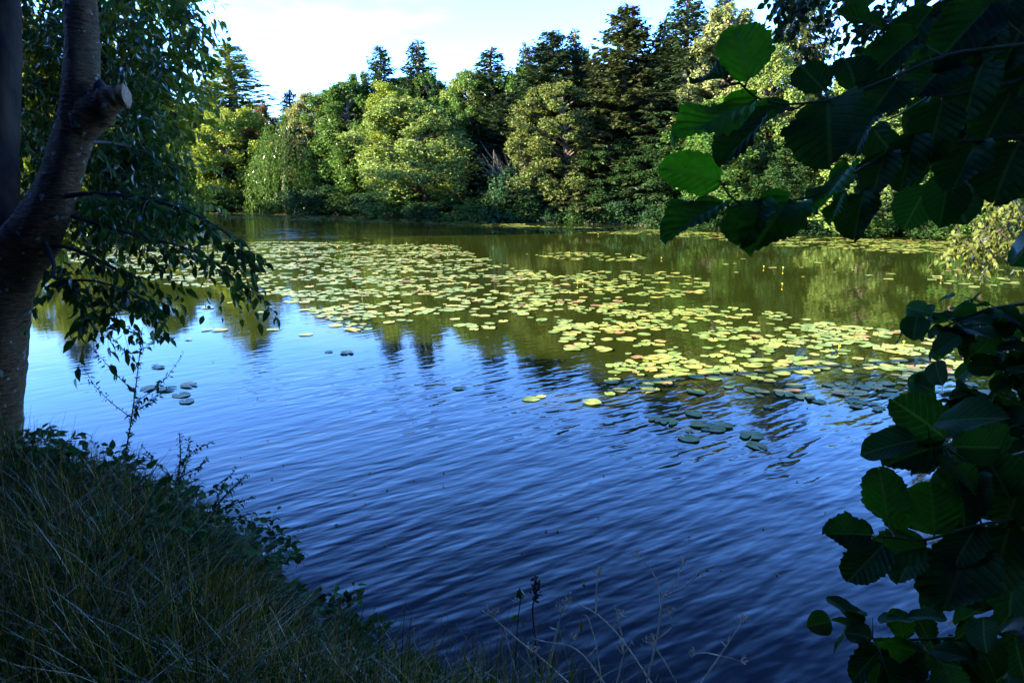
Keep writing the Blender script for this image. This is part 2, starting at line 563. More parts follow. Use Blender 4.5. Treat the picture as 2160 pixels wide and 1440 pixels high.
s_ = np.linspace(-1, 1, 281)
gx = 16 * s_ + 24 * s_ ** 3 + 1500 * s_ ** 11
gy = 6 + 16 * s_ + 40 * s_ ** 3 + 1500 * s_ ** 11
XX, YY = np.meshgrid(gx, gy, indexing='ij')
pts = np.stack([XX.ravel(), YY.ravel()], 1)
b = MB()
ii, jj = np.meshgrid(np.arange(280), np.arange(280), indexing='ij')
k = ii * 281 + jj
b.add(np.column_stack([pts, ground_z(pts)]), np.stack([k, k + 281, k + 282, k + 1], -1).reshape(-1, 4))
tag(b.build('ground', M['ground'], smooth=True), kind='structure')

b = MB()
b.add([(-60, -5, 0), (45, -5, 0), (45, 75, 0), (-60, 75, 0)], [[0, 1, 2, 3]])
tag(b.build('water', M['water']), 'rippled pond water reflecting blue sky and the tree line', kind='structure')

# ------------------------------------------------------------------ tree generators (local coordinates, base at the origin)
def rdir(rng, n):
    return unit(rng.normal(size=(n, 3)))


def broadleaf(seed, H, Rad, zb, nclump, nleaf, ls, rc=(0.16, 0.30), narrow=0.7, inner=0.2, zs=1.05):
    rng = np.random.default_rng(seed)
    tr, cr = MB(), MB()
    lean = rng.normal(size=2) * 0.05 * H
    tz = np.linspace(0, H * 0.86, 9)
    tp = np.column_stack([lean[0] * (tz / H) ** 2 + 0.06 * np.sin(tz * 1.3 + seed), lean[1] * (tz / H) ** 2, tz])
    tr.tube(tp, np.linspace(0.024 * H, 0.006 * H, 9) * np.array([1.35, 1.08] + [1] * 7), 8)
    allP, allN = [], []
    for i in range(nclump):
        t = (i + rng.random()) / nclump
        t = t ** 0.9
        prof = Rad * np.sin(np.pi * (0.12 + 0.85 * t)) ** narrow
        a = rng.random() * 2 * np.pi
        lob = 1 + 0.22 * np.sin(2 * a + seed) + 0.12 * np.sin(5 * a + 2 * seed)
        rr = prof * lob * math.sqrt(rng.uniform(0.25, 1.0))
        z = zb + t * (H - zb) * 0.97
        c = np.array([rr * math.cos(a) + np.interp(z, tz, tp[:, 0]), rr * math.sin(a) + np.interp(z, tz, tp[:, 1]), z])
        r = Rad * rng.uniform(*rc) * (1.1 - 0.45 * t)
        if i % 3 == 0:
            z0 = max(0.12 * H, z - 0.5 * rr - 0.3)
            p0 = np.array([np.interp(z0, tz, tp[:, 0]), np.interp(z0, tz, tp[:, 1]), z0])
            s = np.linspace(0, 1, 5)[:, None]
            tr.tube(p0 * (1 - s) + c * s + np.array([0, 0, 0.12 * rr]) * np.sin(s * np.pi), np.linspace(0.009 * H, 0.002 * H, 5), 5)
        n = int(nleaf / nclump * rng.uniform(0.6, 1.5))
        d = unit(rng.normal(size=(n, 3)) + np.array([0, 0, 0.3]))
        # sub-tufts break the clump's outline
        q = unit(rdir(rng, 9) + np.array([0.35 * math.cos(a), 0.35 * math.sin(a), 0.45]))
        bump = 1 + 0.75 * np.max(d @ q.T, 1) ** 8 - 0.28
        rad = np.where(rng.random(n) < inner, rng.uniform(0.1, 0.7, n), rng.uniform(0.78, 1.1, n)) * bump
        P = c + d * (r * rad)[:, None] * np.array([0.95, 0.95, zs])
        out = unit(np.array([c[0], c[1], 0.35 * rr + 0.01]))
        Nn = d * 0.55 + out * 0.3 + np.array([0, 0, 0.45]) + rng.normal(size=(n, 3)) * 0.42
        allP.append(P); allN.append(Nn)
    P, Nn = np.concatenate(allP), np.concatenate(allN)
    n = len(P)
    T = rng.normal(size=(n, 3)) + np.array([0, 0, -0.35])
    L = ls * rng.uniform(0.6, 1.4, n)
    cr.cards(P, T, Nn, L, L * rng.uniform(0.55, 0.8, n))
    return tr, cr


def spruce(seed, H, Rad, nb=6, zb=0.05, step=0.30, droop=0.5, card=0.30, wid=0.085, sparse=1.0, hang=0.55, power=0.85):
    rng = np.random.default_rng(seed)
    tr, cr = MB(), MB()
    tz = np.linspace(0, H, 10)
    tr.tube(np.column_stack([0.04 * np.sin(tz + seed), 0.04 * np.cos(tz * 1.2), tz]), np.linspace(0.017 * H, 0.003 * H, 10), 7)
    z = zb * H
    P, T, Nn, L = [], [], [], []
    while z < H * 0.985:
        f = 1 - z / H
        for kk in range(max(3, int(nb * rng.uniform(0.7, 1.3)))):
            a = rng.random() * 2 * np.pi
            ln = (Rad * f ** power * rng.uniform(0.6, 1.18) + 0.10) * (1.15 if rng.random() < 0.12 else 1)
            zz = z + rng.uniform(-0.5, 0.5) * step
            dirh = np.array([math.cos(a), math.sin(a), 0]); side = np.array([-dirh[1], dirh[0], 0])
            up0 = rng.uniform(-0.1, 0.25) + 0.55 * (1 - f) ** 3
            def curve(s):
                s = np.asarray(s)[:, None]
                return np.array([0, 0, zz]) + dirh * ln * s + np.array([0, 0, 1.0]) * ln * (up0 * s - droop * f * s ** 2 + 0.18 * s ** 4)
            sp = np.linspace(0, 1, 4)
            tr.tube(curve(sp), np.linspace(0.010 + 0.008 * ln, 0.004, 4), 4, cap=False)
            m = max(5, int(ln / 0.075 * sparse))
            s = rng.uniform(0.06, 1.0, m) ** 0.75
            s[:2] = 1.0
            pos = curve(s)
            sg = rng.choice([-1, 1], m)[:, None]
            tt = side * sg * rng.uniform(0.2, 1.0, (m, 1)) + dirh * rng.uniform(0.2, 1.0, (m, 1)) + np.array([0, 0, 1.0]) * (-hang * rng.uniform(0.0, 1.3, (m, 1)) + 0.25 * (1 - f))
            P.append(pos + rng.normal(size=(m, 3)) * 0.02); T.append(tt)
            Nn.append(np.array([0, 0, 1.0]) + rng.normal(size=(m, 3)) * 0.5)
            L.append(card * rng.uniform(0.5, 1.25, m) * (0.45 + 0.55 * f ** 0.4) * (1.15 - 0.45 * s))
        z += step * rng.uniform(0.7, 1.25) * (0.55 + 0.45 * f)
    # leader
    m = 14
    P.append(np.column_stack([np.zeros(m), np.zeros(m), H - rng.random(m) * 0.9])); T.append(unit(rng.normal(size=(m, 3)) + np.array([0, 0, 1.2])))
    Nn.append(rng.normal(size=(m, 3))); L.append(np.full(m, 0.16))
    P, T, Nn, L = map(np.concatenate, (P, T, Nn, L))
    cr.cards(P, T, Nn, L, np.minimum(L * 0.5, wid * rng.uniform(0.7, 1.3, len(L))))
    return tr, cr


def willow(seed, H, Rad):
    rng = np.random.default_rng(seed)
    tr, cr = MB(), MB()
    tz = np.linspace(0, H * 0.8, 6)
    tr.tube(np.column_stack([0.2 * tz / H, 0.1 * np.sin(tz), tz]), np.linspace(0.25, 0.07, 6), 8)
    for i in range(330):
        a = rng.random() * 2 * np.pi
        rr = Rad * math.sqrt(rng.random())
        z0 = H * (1 - 0.45 * (rr / Rad) ** 2) * rng.uniform(0.72, 1.0)
        ln = min(z0 - 0.25, rng.uniform(0.35, 0.8) * H * (0.5 + 0.6 * rr / Rad))
        m = max(6, int(ln / 0.085))
        s = np.sort(rng.random(m))
        o = np.array([math.cos(a), math.sin(a)])
        c = np.column_stack([o[0] * (rr + 0.35 * s ** 0.5) + 0.06 * np.sin(s * 5 + i), o[1] * (rr + 0.35 * s ** 0.5), z0 - ln * s])
        if i % 9 == 0:
            q = np.linspace(0, 1, 4)[:, None]
            tr.tube(np.array([0.1, 0, H * 0.5]) * (1 - q) + c[0] * q + np.array([0, 0, 0.6]) * np.sin(q * np.pi), np.linspace(0.05, 0.012, 4), 5)
        T = rng.normal(size=(m, 3)) * 0.4 + np.array([0, 0, -1.0])
        cr.cards(c + rng.normal(size=(m, 3)) * 0.04, T, rng.normal(size=(m, 3)) + np.array([*o, 0]), rng.uniform(0.14, 0.28, m), rng.uniform(0.028, 0.05, m))
    return tr, cr


def bare_shrub(seed, H):
    rng = np.random.default_rng(seed)
    b = MB()
    for i in range(26):
        a, tilt = rng.random() * 6.28, rng.uniform(0.1, 0.8)
        s = np.linspace(0, 1, 5)[:, None]
        d = np.array([math.cos(a) * tilt, math.sin(a) * tilt, 1.0])
        p = d * s * H * rng.uniform(0.6, 1.0) + np.array([0, 0, -0.25 * tilt * H]) * s ** 2
        b.tube(p, np.linspace(0.022, 0.006, 5), 4)
        for q in (2, 3, 3):
            e = p[q] + unit(d + rng.normal(size=3) * 0.6) * H * 0.3
            b.tube([p[q], (p[q] + e) / 2 + rng.normal(size=3) * 0.03, e], [0.010, 0.007, 0.004], 3)
    return b


PROTO = {}


def proto(key, name, cat, gen, leafmat='leaf', barkmat='bark'):
    """one tree of each kind; the first placing uses it, later ones copy it"""
    tr, cr = gen
    PROTO[key] = dict(name=name, cat=cat, tm=tr.mesh(name + '_trunk', M[barkmat], True), cm=cr.mesh(name + '_crown', M[leafmat]), used=None,
                      H=float(max(v[:, 2].max() for v in cr.v)), Rad=float(np.percentile(np.abs(np.concatenate(cr.v)[:, 0]), 97)))


def plant(key, loc, H, wide, rz, label, color, group=None):
    p = PROTO[key]
    sc = (wide / p['Rad'], wide / p['Rad'], H / p['H'])
    if p['used'] is None:
        r = thing(p['name'], loc, label, p['cat'], group)
        r.rotation_euler, r.scale = (0, 0, rz), sc
        link('trunk', p['tm'], r)
        link('crown', p['cm'], r, color)
        p['used'] = r
        return r
    return copy_tree(p['used'], loc, rz, sc, label, color, group)


proto('maple', 'broadleaf_tree', 'tree', broadleaf(3, 9, 3.4, 0.5, 170, 50000, 0.15, (0.11, 0.22)))
proto('leafy', 'broadleaf_tree', 'tree', broadleaf(11, 9, 3.0, 0.4, 150, 46000, 0.145, (0.11, 0.23)))
proto('airy', 'broadleaf_tree', 'tree', broadleaf(21, 11, 2.8, 1.6, 150, 32000, 0.135, (0.10, 0.20), 0.6, 0.15))
proto('alder', 'alder_tree', 'tree', broadleaf(34, 9, 2.3, 0.4, 140, 44000, 0.13, (0.14, 0.26), 0.5), 'leaf_gold')
proto('poplar', 'poplar_tree', 'tree', broadleaf(45, 12, 1.5, 1.0, 140, 36000, 0.13, (0.22, 0.40), 0.45))
proto('brown', 'broadleaf_tree', 'tree', broadleaf(51, 7, 2.0, 0.4, 90, 24000, 0.12, (0.14, 0.26)), 'leaf_gold')
proto('bush', 'bush', 'bush', broadleaf(61, 2.6, 1.6, 0.1, 34, 8000, 0.14, (0.24, 0.38), 0.35))
proto('low_bush', 'bush', 'bush', broadleaf(62, 2.0, 1.7, 0.05, 30, 8000, 0.12, (0.22, 0.38), 0.3))
proto('spruce', 'spruce_tree', 'tree', spruce(5, 14, 3.0, 9, 0.03, 0.25, 0.45, 0.44, 0.14, 1.9, 0.9, 0.75), 'needle')
proto('spruce2', 'spruce_tree', 'tree', spruce(8, 14, 2.7, 8, 0.04, 0.25, 0.4, 0.42, 0.13, 1.9, 0.9, 0.8), 'needle')
proto('thin_spruce', 'spruce_tree', 'tree', spruce(9, 12, 1.9, 8, 0.05, 0.24, 0.35, 0.40, 0.12, 1.9, 0.8, 0.85), 'needle')
proto('wispy', 'larch_tree', 'tree', spruce(14, 13, 2.0, 8, 0.06, 0.26, 0.2, 0.38, 0.11, 1.7, 0.5, 0.9), 'leaf')
proto('weeping', 'cedar_tree', 'tree', spruce(17, 16, 2.6, 7, 0.30, 0.34, 0.35, 0.70, 0.10, 1.6, 2.0, 0.55), 'needle')
wt, wc = willow(23, 7, 1.9)
proto('willow', 'willow_tree', 'tree', (wt, wc), 'leaf', 'bark_dark')

# ------------------------------------------------------------------ far bank
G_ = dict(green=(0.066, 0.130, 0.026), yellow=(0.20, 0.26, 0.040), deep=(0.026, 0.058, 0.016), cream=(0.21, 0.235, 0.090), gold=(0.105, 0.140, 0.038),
          spruce=(0.024, 0.048, 0.017), spruce_gold=(0.046, 0.060, 0.018), pale=(0.155, 0.220, 0.055), teal=(0.022, 0.058, 0.024), red=(0.12, 0.085, 0.04))  # sunlight partly put into the yellow, gold and pale tones, shade into deep, teal
SHORE = np.array([(-300, 430), (300, 444), (600, 447), (720, 452), (960, 462), (1080, 466), (1300, 472), (1440, 478), (1600, 487), (1750, 493), (1900, 499), (2160, 512), (2500, 535)])


def shore_y(px):
    return on_z(px, np.interp(px, SHORE[:, 0], SHORE[:, 1]))[1]


rnd = random.Random(4)
# kind, pixel x of the trunk, pixel y of the top, half width in pixels, metres behind the shoreline, colour, label
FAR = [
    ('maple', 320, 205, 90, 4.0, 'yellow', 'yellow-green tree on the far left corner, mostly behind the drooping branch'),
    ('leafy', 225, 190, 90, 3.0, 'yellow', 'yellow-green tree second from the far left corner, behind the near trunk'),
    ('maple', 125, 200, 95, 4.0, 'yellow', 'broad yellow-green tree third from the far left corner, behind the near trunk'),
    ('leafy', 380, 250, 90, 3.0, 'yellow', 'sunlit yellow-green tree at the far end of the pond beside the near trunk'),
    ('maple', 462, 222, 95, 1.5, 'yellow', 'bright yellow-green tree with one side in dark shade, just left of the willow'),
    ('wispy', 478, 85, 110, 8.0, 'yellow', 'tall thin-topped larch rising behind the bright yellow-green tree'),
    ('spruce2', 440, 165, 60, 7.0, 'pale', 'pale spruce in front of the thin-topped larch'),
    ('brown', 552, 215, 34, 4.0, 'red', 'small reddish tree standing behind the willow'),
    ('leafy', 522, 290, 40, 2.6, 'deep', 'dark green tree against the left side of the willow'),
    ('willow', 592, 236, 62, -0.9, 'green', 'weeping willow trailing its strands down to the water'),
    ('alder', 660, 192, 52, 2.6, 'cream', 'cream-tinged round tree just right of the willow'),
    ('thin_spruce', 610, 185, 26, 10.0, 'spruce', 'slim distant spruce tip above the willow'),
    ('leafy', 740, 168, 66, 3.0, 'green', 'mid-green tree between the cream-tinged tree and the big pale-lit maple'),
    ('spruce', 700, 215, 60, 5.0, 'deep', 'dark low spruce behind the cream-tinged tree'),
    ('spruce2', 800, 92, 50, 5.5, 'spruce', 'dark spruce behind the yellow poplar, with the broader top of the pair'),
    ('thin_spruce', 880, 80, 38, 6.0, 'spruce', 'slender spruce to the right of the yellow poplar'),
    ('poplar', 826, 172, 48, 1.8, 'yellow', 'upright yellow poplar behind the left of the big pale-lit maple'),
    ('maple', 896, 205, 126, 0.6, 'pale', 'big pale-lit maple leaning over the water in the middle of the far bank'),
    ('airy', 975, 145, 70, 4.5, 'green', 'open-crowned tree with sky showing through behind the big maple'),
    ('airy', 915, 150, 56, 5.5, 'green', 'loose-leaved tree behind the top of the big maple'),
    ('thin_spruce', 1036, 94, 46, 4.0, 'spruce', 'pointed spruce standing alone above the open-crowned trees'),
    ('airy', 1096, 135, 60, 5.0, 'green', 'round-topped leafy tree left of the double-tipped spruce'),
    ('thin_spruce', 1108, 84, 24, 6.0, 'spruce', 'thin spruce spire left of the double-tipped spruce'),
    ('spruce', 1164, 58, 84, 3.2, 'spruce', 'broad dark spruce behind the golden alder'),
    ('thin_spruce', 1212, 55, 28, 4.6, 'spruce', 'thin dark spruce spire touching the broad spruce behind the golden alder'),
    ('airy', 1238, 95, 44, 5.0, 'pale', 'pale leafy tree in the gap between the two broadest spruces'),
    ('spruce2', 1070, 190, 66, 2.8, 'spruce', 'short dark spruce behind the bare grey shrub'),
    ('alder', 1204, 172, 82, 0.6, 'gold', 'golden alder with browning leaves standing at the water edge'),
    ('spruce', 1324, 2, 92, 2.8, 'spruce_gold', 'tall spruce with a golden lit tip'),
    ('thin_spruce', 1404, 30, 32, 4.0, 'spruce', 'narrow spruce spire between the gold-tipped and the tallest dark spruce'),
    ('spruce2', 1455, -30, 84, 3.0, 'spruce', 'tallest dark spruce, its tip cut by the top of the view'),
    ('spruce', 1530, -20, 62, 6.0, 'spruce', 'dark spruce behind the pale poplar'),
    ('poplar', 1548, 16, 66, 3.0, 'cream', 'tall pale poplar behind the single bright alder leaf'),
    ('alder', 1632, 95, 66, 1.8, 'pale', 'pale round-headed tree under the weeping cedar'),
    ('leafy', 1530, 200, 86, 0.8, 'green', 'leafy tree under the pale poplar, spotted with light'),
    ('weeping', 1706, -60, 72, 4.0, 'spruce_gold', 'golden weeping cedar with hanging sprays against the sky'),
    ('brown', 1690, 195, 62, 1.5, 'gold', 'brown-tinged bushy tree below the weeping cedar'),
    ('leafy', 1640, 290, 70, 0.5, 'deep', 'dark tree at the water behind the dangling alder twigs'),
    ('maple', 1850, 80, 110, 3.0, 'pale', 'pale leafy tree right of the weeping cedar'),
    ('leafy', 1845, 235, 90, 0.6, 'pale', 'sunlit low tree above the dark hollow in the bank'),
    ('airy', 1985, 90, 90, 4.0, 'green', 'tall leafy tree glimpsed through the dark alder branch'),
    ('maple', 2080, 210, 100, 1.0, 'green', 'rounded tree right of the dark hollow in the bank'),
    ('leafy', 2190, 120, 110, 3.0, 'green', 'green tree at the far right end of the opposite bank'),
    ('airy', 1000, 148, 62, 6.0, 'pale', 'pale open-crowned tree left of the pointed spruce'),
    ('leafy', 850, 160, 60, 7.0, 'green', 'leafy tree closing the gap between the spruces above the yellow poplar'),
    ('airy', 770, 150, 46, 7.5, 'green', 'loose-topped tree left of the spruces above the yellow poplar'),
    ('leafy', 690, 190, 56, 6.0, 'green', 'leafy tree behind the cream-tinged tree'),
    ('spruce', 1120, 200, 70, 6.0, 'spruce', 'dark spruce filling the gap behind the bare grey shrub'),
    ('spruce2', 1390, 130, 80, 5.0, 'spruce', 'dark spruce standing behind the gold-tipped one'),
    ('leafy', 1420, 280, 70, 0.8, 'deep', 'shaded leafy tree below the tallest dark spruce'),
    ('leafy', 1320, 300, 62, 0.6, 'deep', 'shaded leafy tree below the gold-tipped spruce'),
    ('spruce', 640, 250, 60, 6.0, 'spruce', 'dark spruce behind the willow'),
]
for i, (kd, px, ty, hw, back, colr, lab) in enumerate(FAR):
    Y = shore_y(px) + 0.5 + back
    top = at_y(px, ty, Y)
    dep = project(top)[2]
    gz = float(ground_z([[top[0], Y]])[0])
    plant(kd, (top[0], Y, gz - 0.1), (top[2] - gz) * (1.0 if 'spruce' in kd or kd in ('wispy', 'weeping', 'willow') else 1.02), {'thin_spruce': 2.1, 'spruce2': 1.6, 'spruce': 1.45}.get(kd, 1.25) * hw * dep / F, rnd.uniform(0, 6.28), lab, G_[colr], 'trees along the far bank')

# the wood that closes the gaps behind the front rows: one dark mass
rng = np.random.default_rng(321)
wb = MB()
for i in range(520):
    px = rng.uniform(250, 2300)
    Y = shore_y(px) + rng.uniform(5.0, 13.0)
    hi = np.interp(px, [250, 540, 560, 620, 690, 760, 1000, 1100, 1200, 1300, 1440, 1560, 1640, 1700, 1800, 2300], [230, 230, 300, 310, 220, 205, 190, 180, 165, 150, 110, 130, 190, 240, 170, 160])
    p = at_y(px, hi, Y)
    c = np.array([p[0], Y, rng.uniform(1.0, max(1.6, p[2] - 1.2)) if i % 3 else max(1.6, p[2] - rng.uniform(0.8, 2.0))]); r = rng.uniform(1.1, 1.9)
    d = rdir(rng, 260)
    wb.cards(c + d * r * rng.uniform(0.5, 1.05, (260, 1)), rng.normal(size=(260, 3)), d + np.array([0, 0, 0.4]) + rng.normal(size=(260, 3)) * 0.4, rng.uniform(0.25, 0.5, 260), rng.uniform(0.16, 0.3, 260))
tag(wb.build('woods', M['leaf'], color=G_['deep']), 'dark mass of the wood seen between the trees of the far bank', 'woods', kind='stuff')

# bushes along the far waterline
BUSH = [(420, 395, 55, 'green'), (480, 400, 45, 'deep'), (552, 420, 34, 'deep'), (660, 405, 44, 'teal'), (690, 385, 55, 'teal'), (745, 395, 55, 'deep'), (810, 400, 55, 'teal'),
        (880, 410, 60, 'green'), (950, 415, 55, 'teal'), (1010, 410, 55, 'green'), (1060, 400, 45, 'green'), (1085, 345, 60, 'teal'), (1125, 405, 45, 'deep'), (1180, 420, 38, 'teal'), (1235, 415, 42, 'deep'),
        (1290, 405, 50, 'deep'), (1345, 410, 48, 'teal'), (1400, 395, 52, 'deep'), (1460, 410, 50, 'teal'), (1510, 425, 45, 'deep'), (1560, 430, 45, 'teal'), (1620, 435, 45, 'deep'),
        (1690, 430, 52, 'teal'), (1770, 440, 52, 'teal'), (1850, 445, 48, 'green'), (2000, 450, 50, 'deep'), (2080, 450, 60, 'green'), (2160, 450, 70, 'deep')]
BL = {'green': 'fresh green', 'deep': 'dark green', 'teal': 'blue-green'}
NEAR_TREE = ['bright yellow-green tree', 'bright yellow-green tree', 'willow', 'willow', 'cream-tinged tree', 'mid-green tree', 'yellow poplar', 'big pale-lit maple', 'big pale-lit maple',
             'open-crowned tree', 'short dark spruce', 'bare grey shrub', 'bare grey shrub', 'golden alder', 'golden alder', 'golden alder', 'gold-tipped spruce', 'gold-tipped spruce',
             'tallest dark spruce', 'pale poplar', 'pale poplar', 'weeping cedar', 'weeping cedar', 'brown-tinged tree', 'dark hollow', 'dark hollow', 'rounded right-hand tree', 'last far tree']
SIDE = {}
for i, (px, ty, hw, colr) in enumerate(BUSH):
    Y = shore_y(px) + 0.35
    top = at_y(px, ty, Y); dep = project(top)[2]
    gz = 0.0
    nm = NEAR_TREE[i]; j = SIDE.get(nm, 0); SIDE[nm] = j + 1
    place = ('under the ' + nm) if NEAR_TREE.count(nm) == 1 else (['on the left foot of the ', 'on the right foot of the ', 'further right past the '][j] + nm)
    plant('bush' if i % 2 else 'low_bush', (top[0], Y, gz - 0.05), top[2], 1.3 * hw * dep / F, rnd.uniform(0, 6.28), f'{BL[colr]} bush at the far waterline {place}', G_[colr], 'bushes along the far waterline')

Y = shore_y(1110) + 1.2
top = at_y(1110, 270, Y)
t = thing('bare_shrub', (top[0], Y, 0.4), 'bare grey leafless shrub between the big maple and the golden alder', 'shrub')
bare_shrub(7, top[2] - 0.4).build('branches', mat_plain('grey_branch', (0.22, 0.20, 0.17)), t)

# left and right shores outside or at the edge of the view, and the near bank whose trees shade the foreground
LEFT = [('maple', (-34, 28), 14.5, 4.2, 'green', 'tall leafy tree on the left shore, first past the edge of view'), ('leafy', (-35, 33), 13.5, 4.2, 'deep', 'tall dark leafy tree on the left shore'),  # first four unseen, placed and sized to shade the foot of the far trees
        ('spruce', (-37, 38), 13, 3.8, 'spruce', 'tall spruce on the left shore beyond the edge of view'), ('maple', (-38, 42), 11, 3.8, 'green', 'leafy tree on the left shore beyond the tall spruce'),
        ('leafy', (-35, 56), 10, 3.8, 'yellow', 'yellow-green tree at the far left corner of the pond'), ('maple', (-31, 61), 11, 3.8, 'green', 'green tree at the far left corner of the pond'),
        ('spruce2', (-39, 60), 14, 3.4, 'spruce', 'dark spruce at the far left corner of the pond')]
for kd, (x, y), H, w, c, lab in LEFT:
    plant(kd, (x, y, float(ground_z([[x, y]])[0]) - 0.1), H, w, rnd.uniform(0, 6.28), lab, G_[c], 'trees along the left shore')
BACK = [(-9.5, 1.4, 6.6, 2.4), (-8.0, -1.2, 9.5, 3.2), (-12.8, -0.8, 11, 3.4), (-16, -1.0, 11, 3.6), (-5.5, -4.8, 10, 3.2), (-9.5, -5, 11, 3.6), (-0.6, -5.6, 10.5, 3.5), (4.6, -4.8, 10, 3.3), (8.6, -1.6, 9.5, 3.1), (11.5, 2.0, 9, 3.0), (1.5, -9.5, 12, 4)]
for i, (x, y, H, w) in enumerate(BACK):
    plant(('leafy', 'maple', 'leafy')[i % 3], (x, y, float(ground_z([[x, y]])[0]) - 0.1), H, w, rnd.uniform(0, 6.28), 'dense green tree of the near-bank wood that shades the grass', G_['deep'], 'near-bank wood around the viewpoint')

plant('leafy', (-12.6, 5.8, float(ground_z([[-12.6, 5.8]])[0]) - 0.1), 4.6, 1.9, 1.0, 'small unseen leafy tree added on the left bank to shade lily pads', G_['green'], 'trees along the left shore')  # added out of view to keep sun off the left lily pads

# ------------------------------------------------------------------ leafy sprays for the near trees
def spray(rng, leaves, twigs, p0, d, length, nl, ll, droop=0.5, wfac=0.5, hang=0.8, tw=0.0022):
    d = unit(d)
    s = np.linspace(0, 1, 6)[:, None]
    c = p0 + d * length * s + np.array([0, 0, -droop * length]) * s ** 2 + np.sin(s * 4 + rng.random() * 6) * 0.03 * length * unit(rng.normal(size=3))
    twigs.tube(c, np.linspace(tw, tw * 0.4, 6), 4, cap=False)
    u = np.linspace(0.12, 1.0, nl)
    P = np.stack([np.interp(u, s[:, 0], c[:, k]) for k in range(3)], 1)
    tg = unit(np.gradient(P, axis=0)) if nl > 1 else np.tile(d, (nl, 1))
    side = unit(np.cross(tg, np.array([0, 0, 1.0])) + 1e-3)
    sg = np.where(np.arange(nl) % 2, 1, -1)[:, None]
    T = tg * 0.55 + side * sg * rng.uniform(0.3, 1.0, (nl, 1)) + np.array([0, 0, -1.0]) * hang * rng.uniform(0.1, 1.2, (nl, 1)) + rng.normal(size=(nl, 3)) * 0.32
    Nn = np.array([0, 0, 0.75]) + tg * 0.4 + rng.normal(size=(nl, 3)) * 0.45
    L = ll * rng.uniform(0.6, 1.25, nl)
    leaves.append((P + T * 0.012, T, Nn, L, L * wfac * rng.uniform(0.8, 1.15, nl)))


def flush(leaves, mb, **kw):
    mb.leaves(*[np.concatenate([a[k] for a in leaves]) for k in range(5)], **kw)


# ------------------------------------------------------------------ left foreground tree
D0 = 4.05
stem_px = [(-34, 1010, 4.05, 150), (-28, 940, 4.05, 142), (-22, 800, 4.03, 134), (-14, 700, 4.02, 132), (6, 600, 4.0, 130), (28, 550, 3.98, 128), (62, 505, 3.95, 116), (92, 455, 3.92, 102), (118, 400, 3.9, 92),
           (138, 345, 3.88, 88), (156, 290, 3.86, 88), (168, 235, 3.84, 82), (172, 170, 3.82, 78), (172, 100, 3.8, 70), (170, 20, 3.78, 67), (166, -80, 3.76, 64), (150, -260, 3.75, 54), (120, -520, 3.9, 42), (60, -850, 4.2, 26)]


def smooth_path(lst, n):
    a = np.array([list(at(x, y, d)) + [w * d / F / 2] for x, y, d, w in lst])
    t = np.linspace(0, 1, len(a)); u = np.linspace(0, 1, n)
    q = np.stack([np.interp(u, t, a[:, k]) for k in range(4)], 1)
    for _ in range(2):
        q[1:-1] = (q[:-2] + 2 * q[1:-1] + q[2:]) / 4
    return q[:, :3], q[:, 3]


base = at(-30, 975, 4.05)
ltree = thing('leaning_tree', base, 'leaning tree with lichen-spotted trunk and drooping leafy branch at the grassy bank', 'tree', world=True)


def knobbly(mb, pts, rad, n, seed, amp=0.05, mat=0):
    """a limb whose section is not quite round"""
    k0 = mb.n
    mb.tube(pts, rad, n, mat=mat)
    v = mb.v[-1]
    rng = np.random.default_rng(seed)
    m = len(pts)
    c = np.repeat(pts, n, 0)
    off = v - c
    th = np.tile(np.arange(n) / n * 2 * np.pi, m); z = np.repeat(np.linspace(0, 14, m), n)
    f = 1 + amp * (np.sin(2 * th + z * 0.8 + seed) + 0.6 * np.sin(3 * th - z * 1.4) + 0.5 * np.sin(5 * th + z * 3.1)) + rng.normal(size=len(v)) * 0.012 + np.repeat(rng.normal(size=m), n) * 0.010
    mb.v[-1] = c + off * f[:, None]


b = MB()
p, r = smooth_path(stem_px, 170)
knobbly(b, p, r * 0.90, 44, 1)
p2, r2 = smooth_path([(10, 590, 4.02, 100), (-8, 520, 4.03, 110), (-14, 440, 4.05, 100), (-6, 330, 4.08, 92), (4, 220, 4.1, 84), (8, 110, 4.12, 80), (6, 0, 4.14, 76), (-20, -200, 4.2, 64), (-60, -500, 4.3, 40)], 60)
knobbly(b, p2, r2 * np.linspace(0.95, 0.7, len(r2)), 22, 2, mat=1)
# collar where the cut limb leaves the stem
cp, crr = smooth_path([(150, 290, 3.86, 70), (185, 250, 3.83, 74), (214, 222, 3.80, 66), (236, 208, 3.78, 56)], 14)
knobbly(b, cp, crr, 20, 3, 0.06)
b.build('trunk', [M['bark_near'], M['bark_dark']], ltree, smooth=True)
b = MB()
sp_, sr_ = smooth_path([(212, 216, 3.80, 54), (232, 208, 3.795, 46), (250, 204, 3.795, 44), (266, 203, 3.795, 42)], 14)
knobbly(b, sp_, sr_ * 1.02, 26, 6, 0.13)
st = b.build('branch_stub', M['stub_bark'], ltree, smooth=True)
b = MB()
th = np.linspace(0, 2 * np.pi, 20, endpoint=False)
ax = unit(sp_[-1] - sp_[-2]); e1 = unit(np.cross(ax, [0, 0, 1])); e2 = np.cross(ax, e1)
for rr_, off in ((0.95, 0.004), (0.5, 0.006)):
    b.add(sp_[-1] + ax * off + sr_[-1] * rr_ * (np.cos(th)[:, None] * e1 + np.sin(th)[:, None] * e2))
b.f.append((np.array([[k, (k + 1) % 20, 20 + (k + 1) % 20, 20 + k] for k in range(20)]), 0))
b.f.append((np.array([[20 + k for k in range(20)]]), 0))
link('cut_face', b.mesh('cut_face', M['cut_wood']), st).matrix_parent_inverse = Matrix.Identity(4)
b = MB()
hp, hr = smooth_path([(211, 170, 3.79, 8), (211, 179, 3.775, 24), (212, 191, 3.77, 28), (213, 203, 3.77, 20), (214, 212, 3.785, 6)], 12)
b.tube(hp, hr, 12)
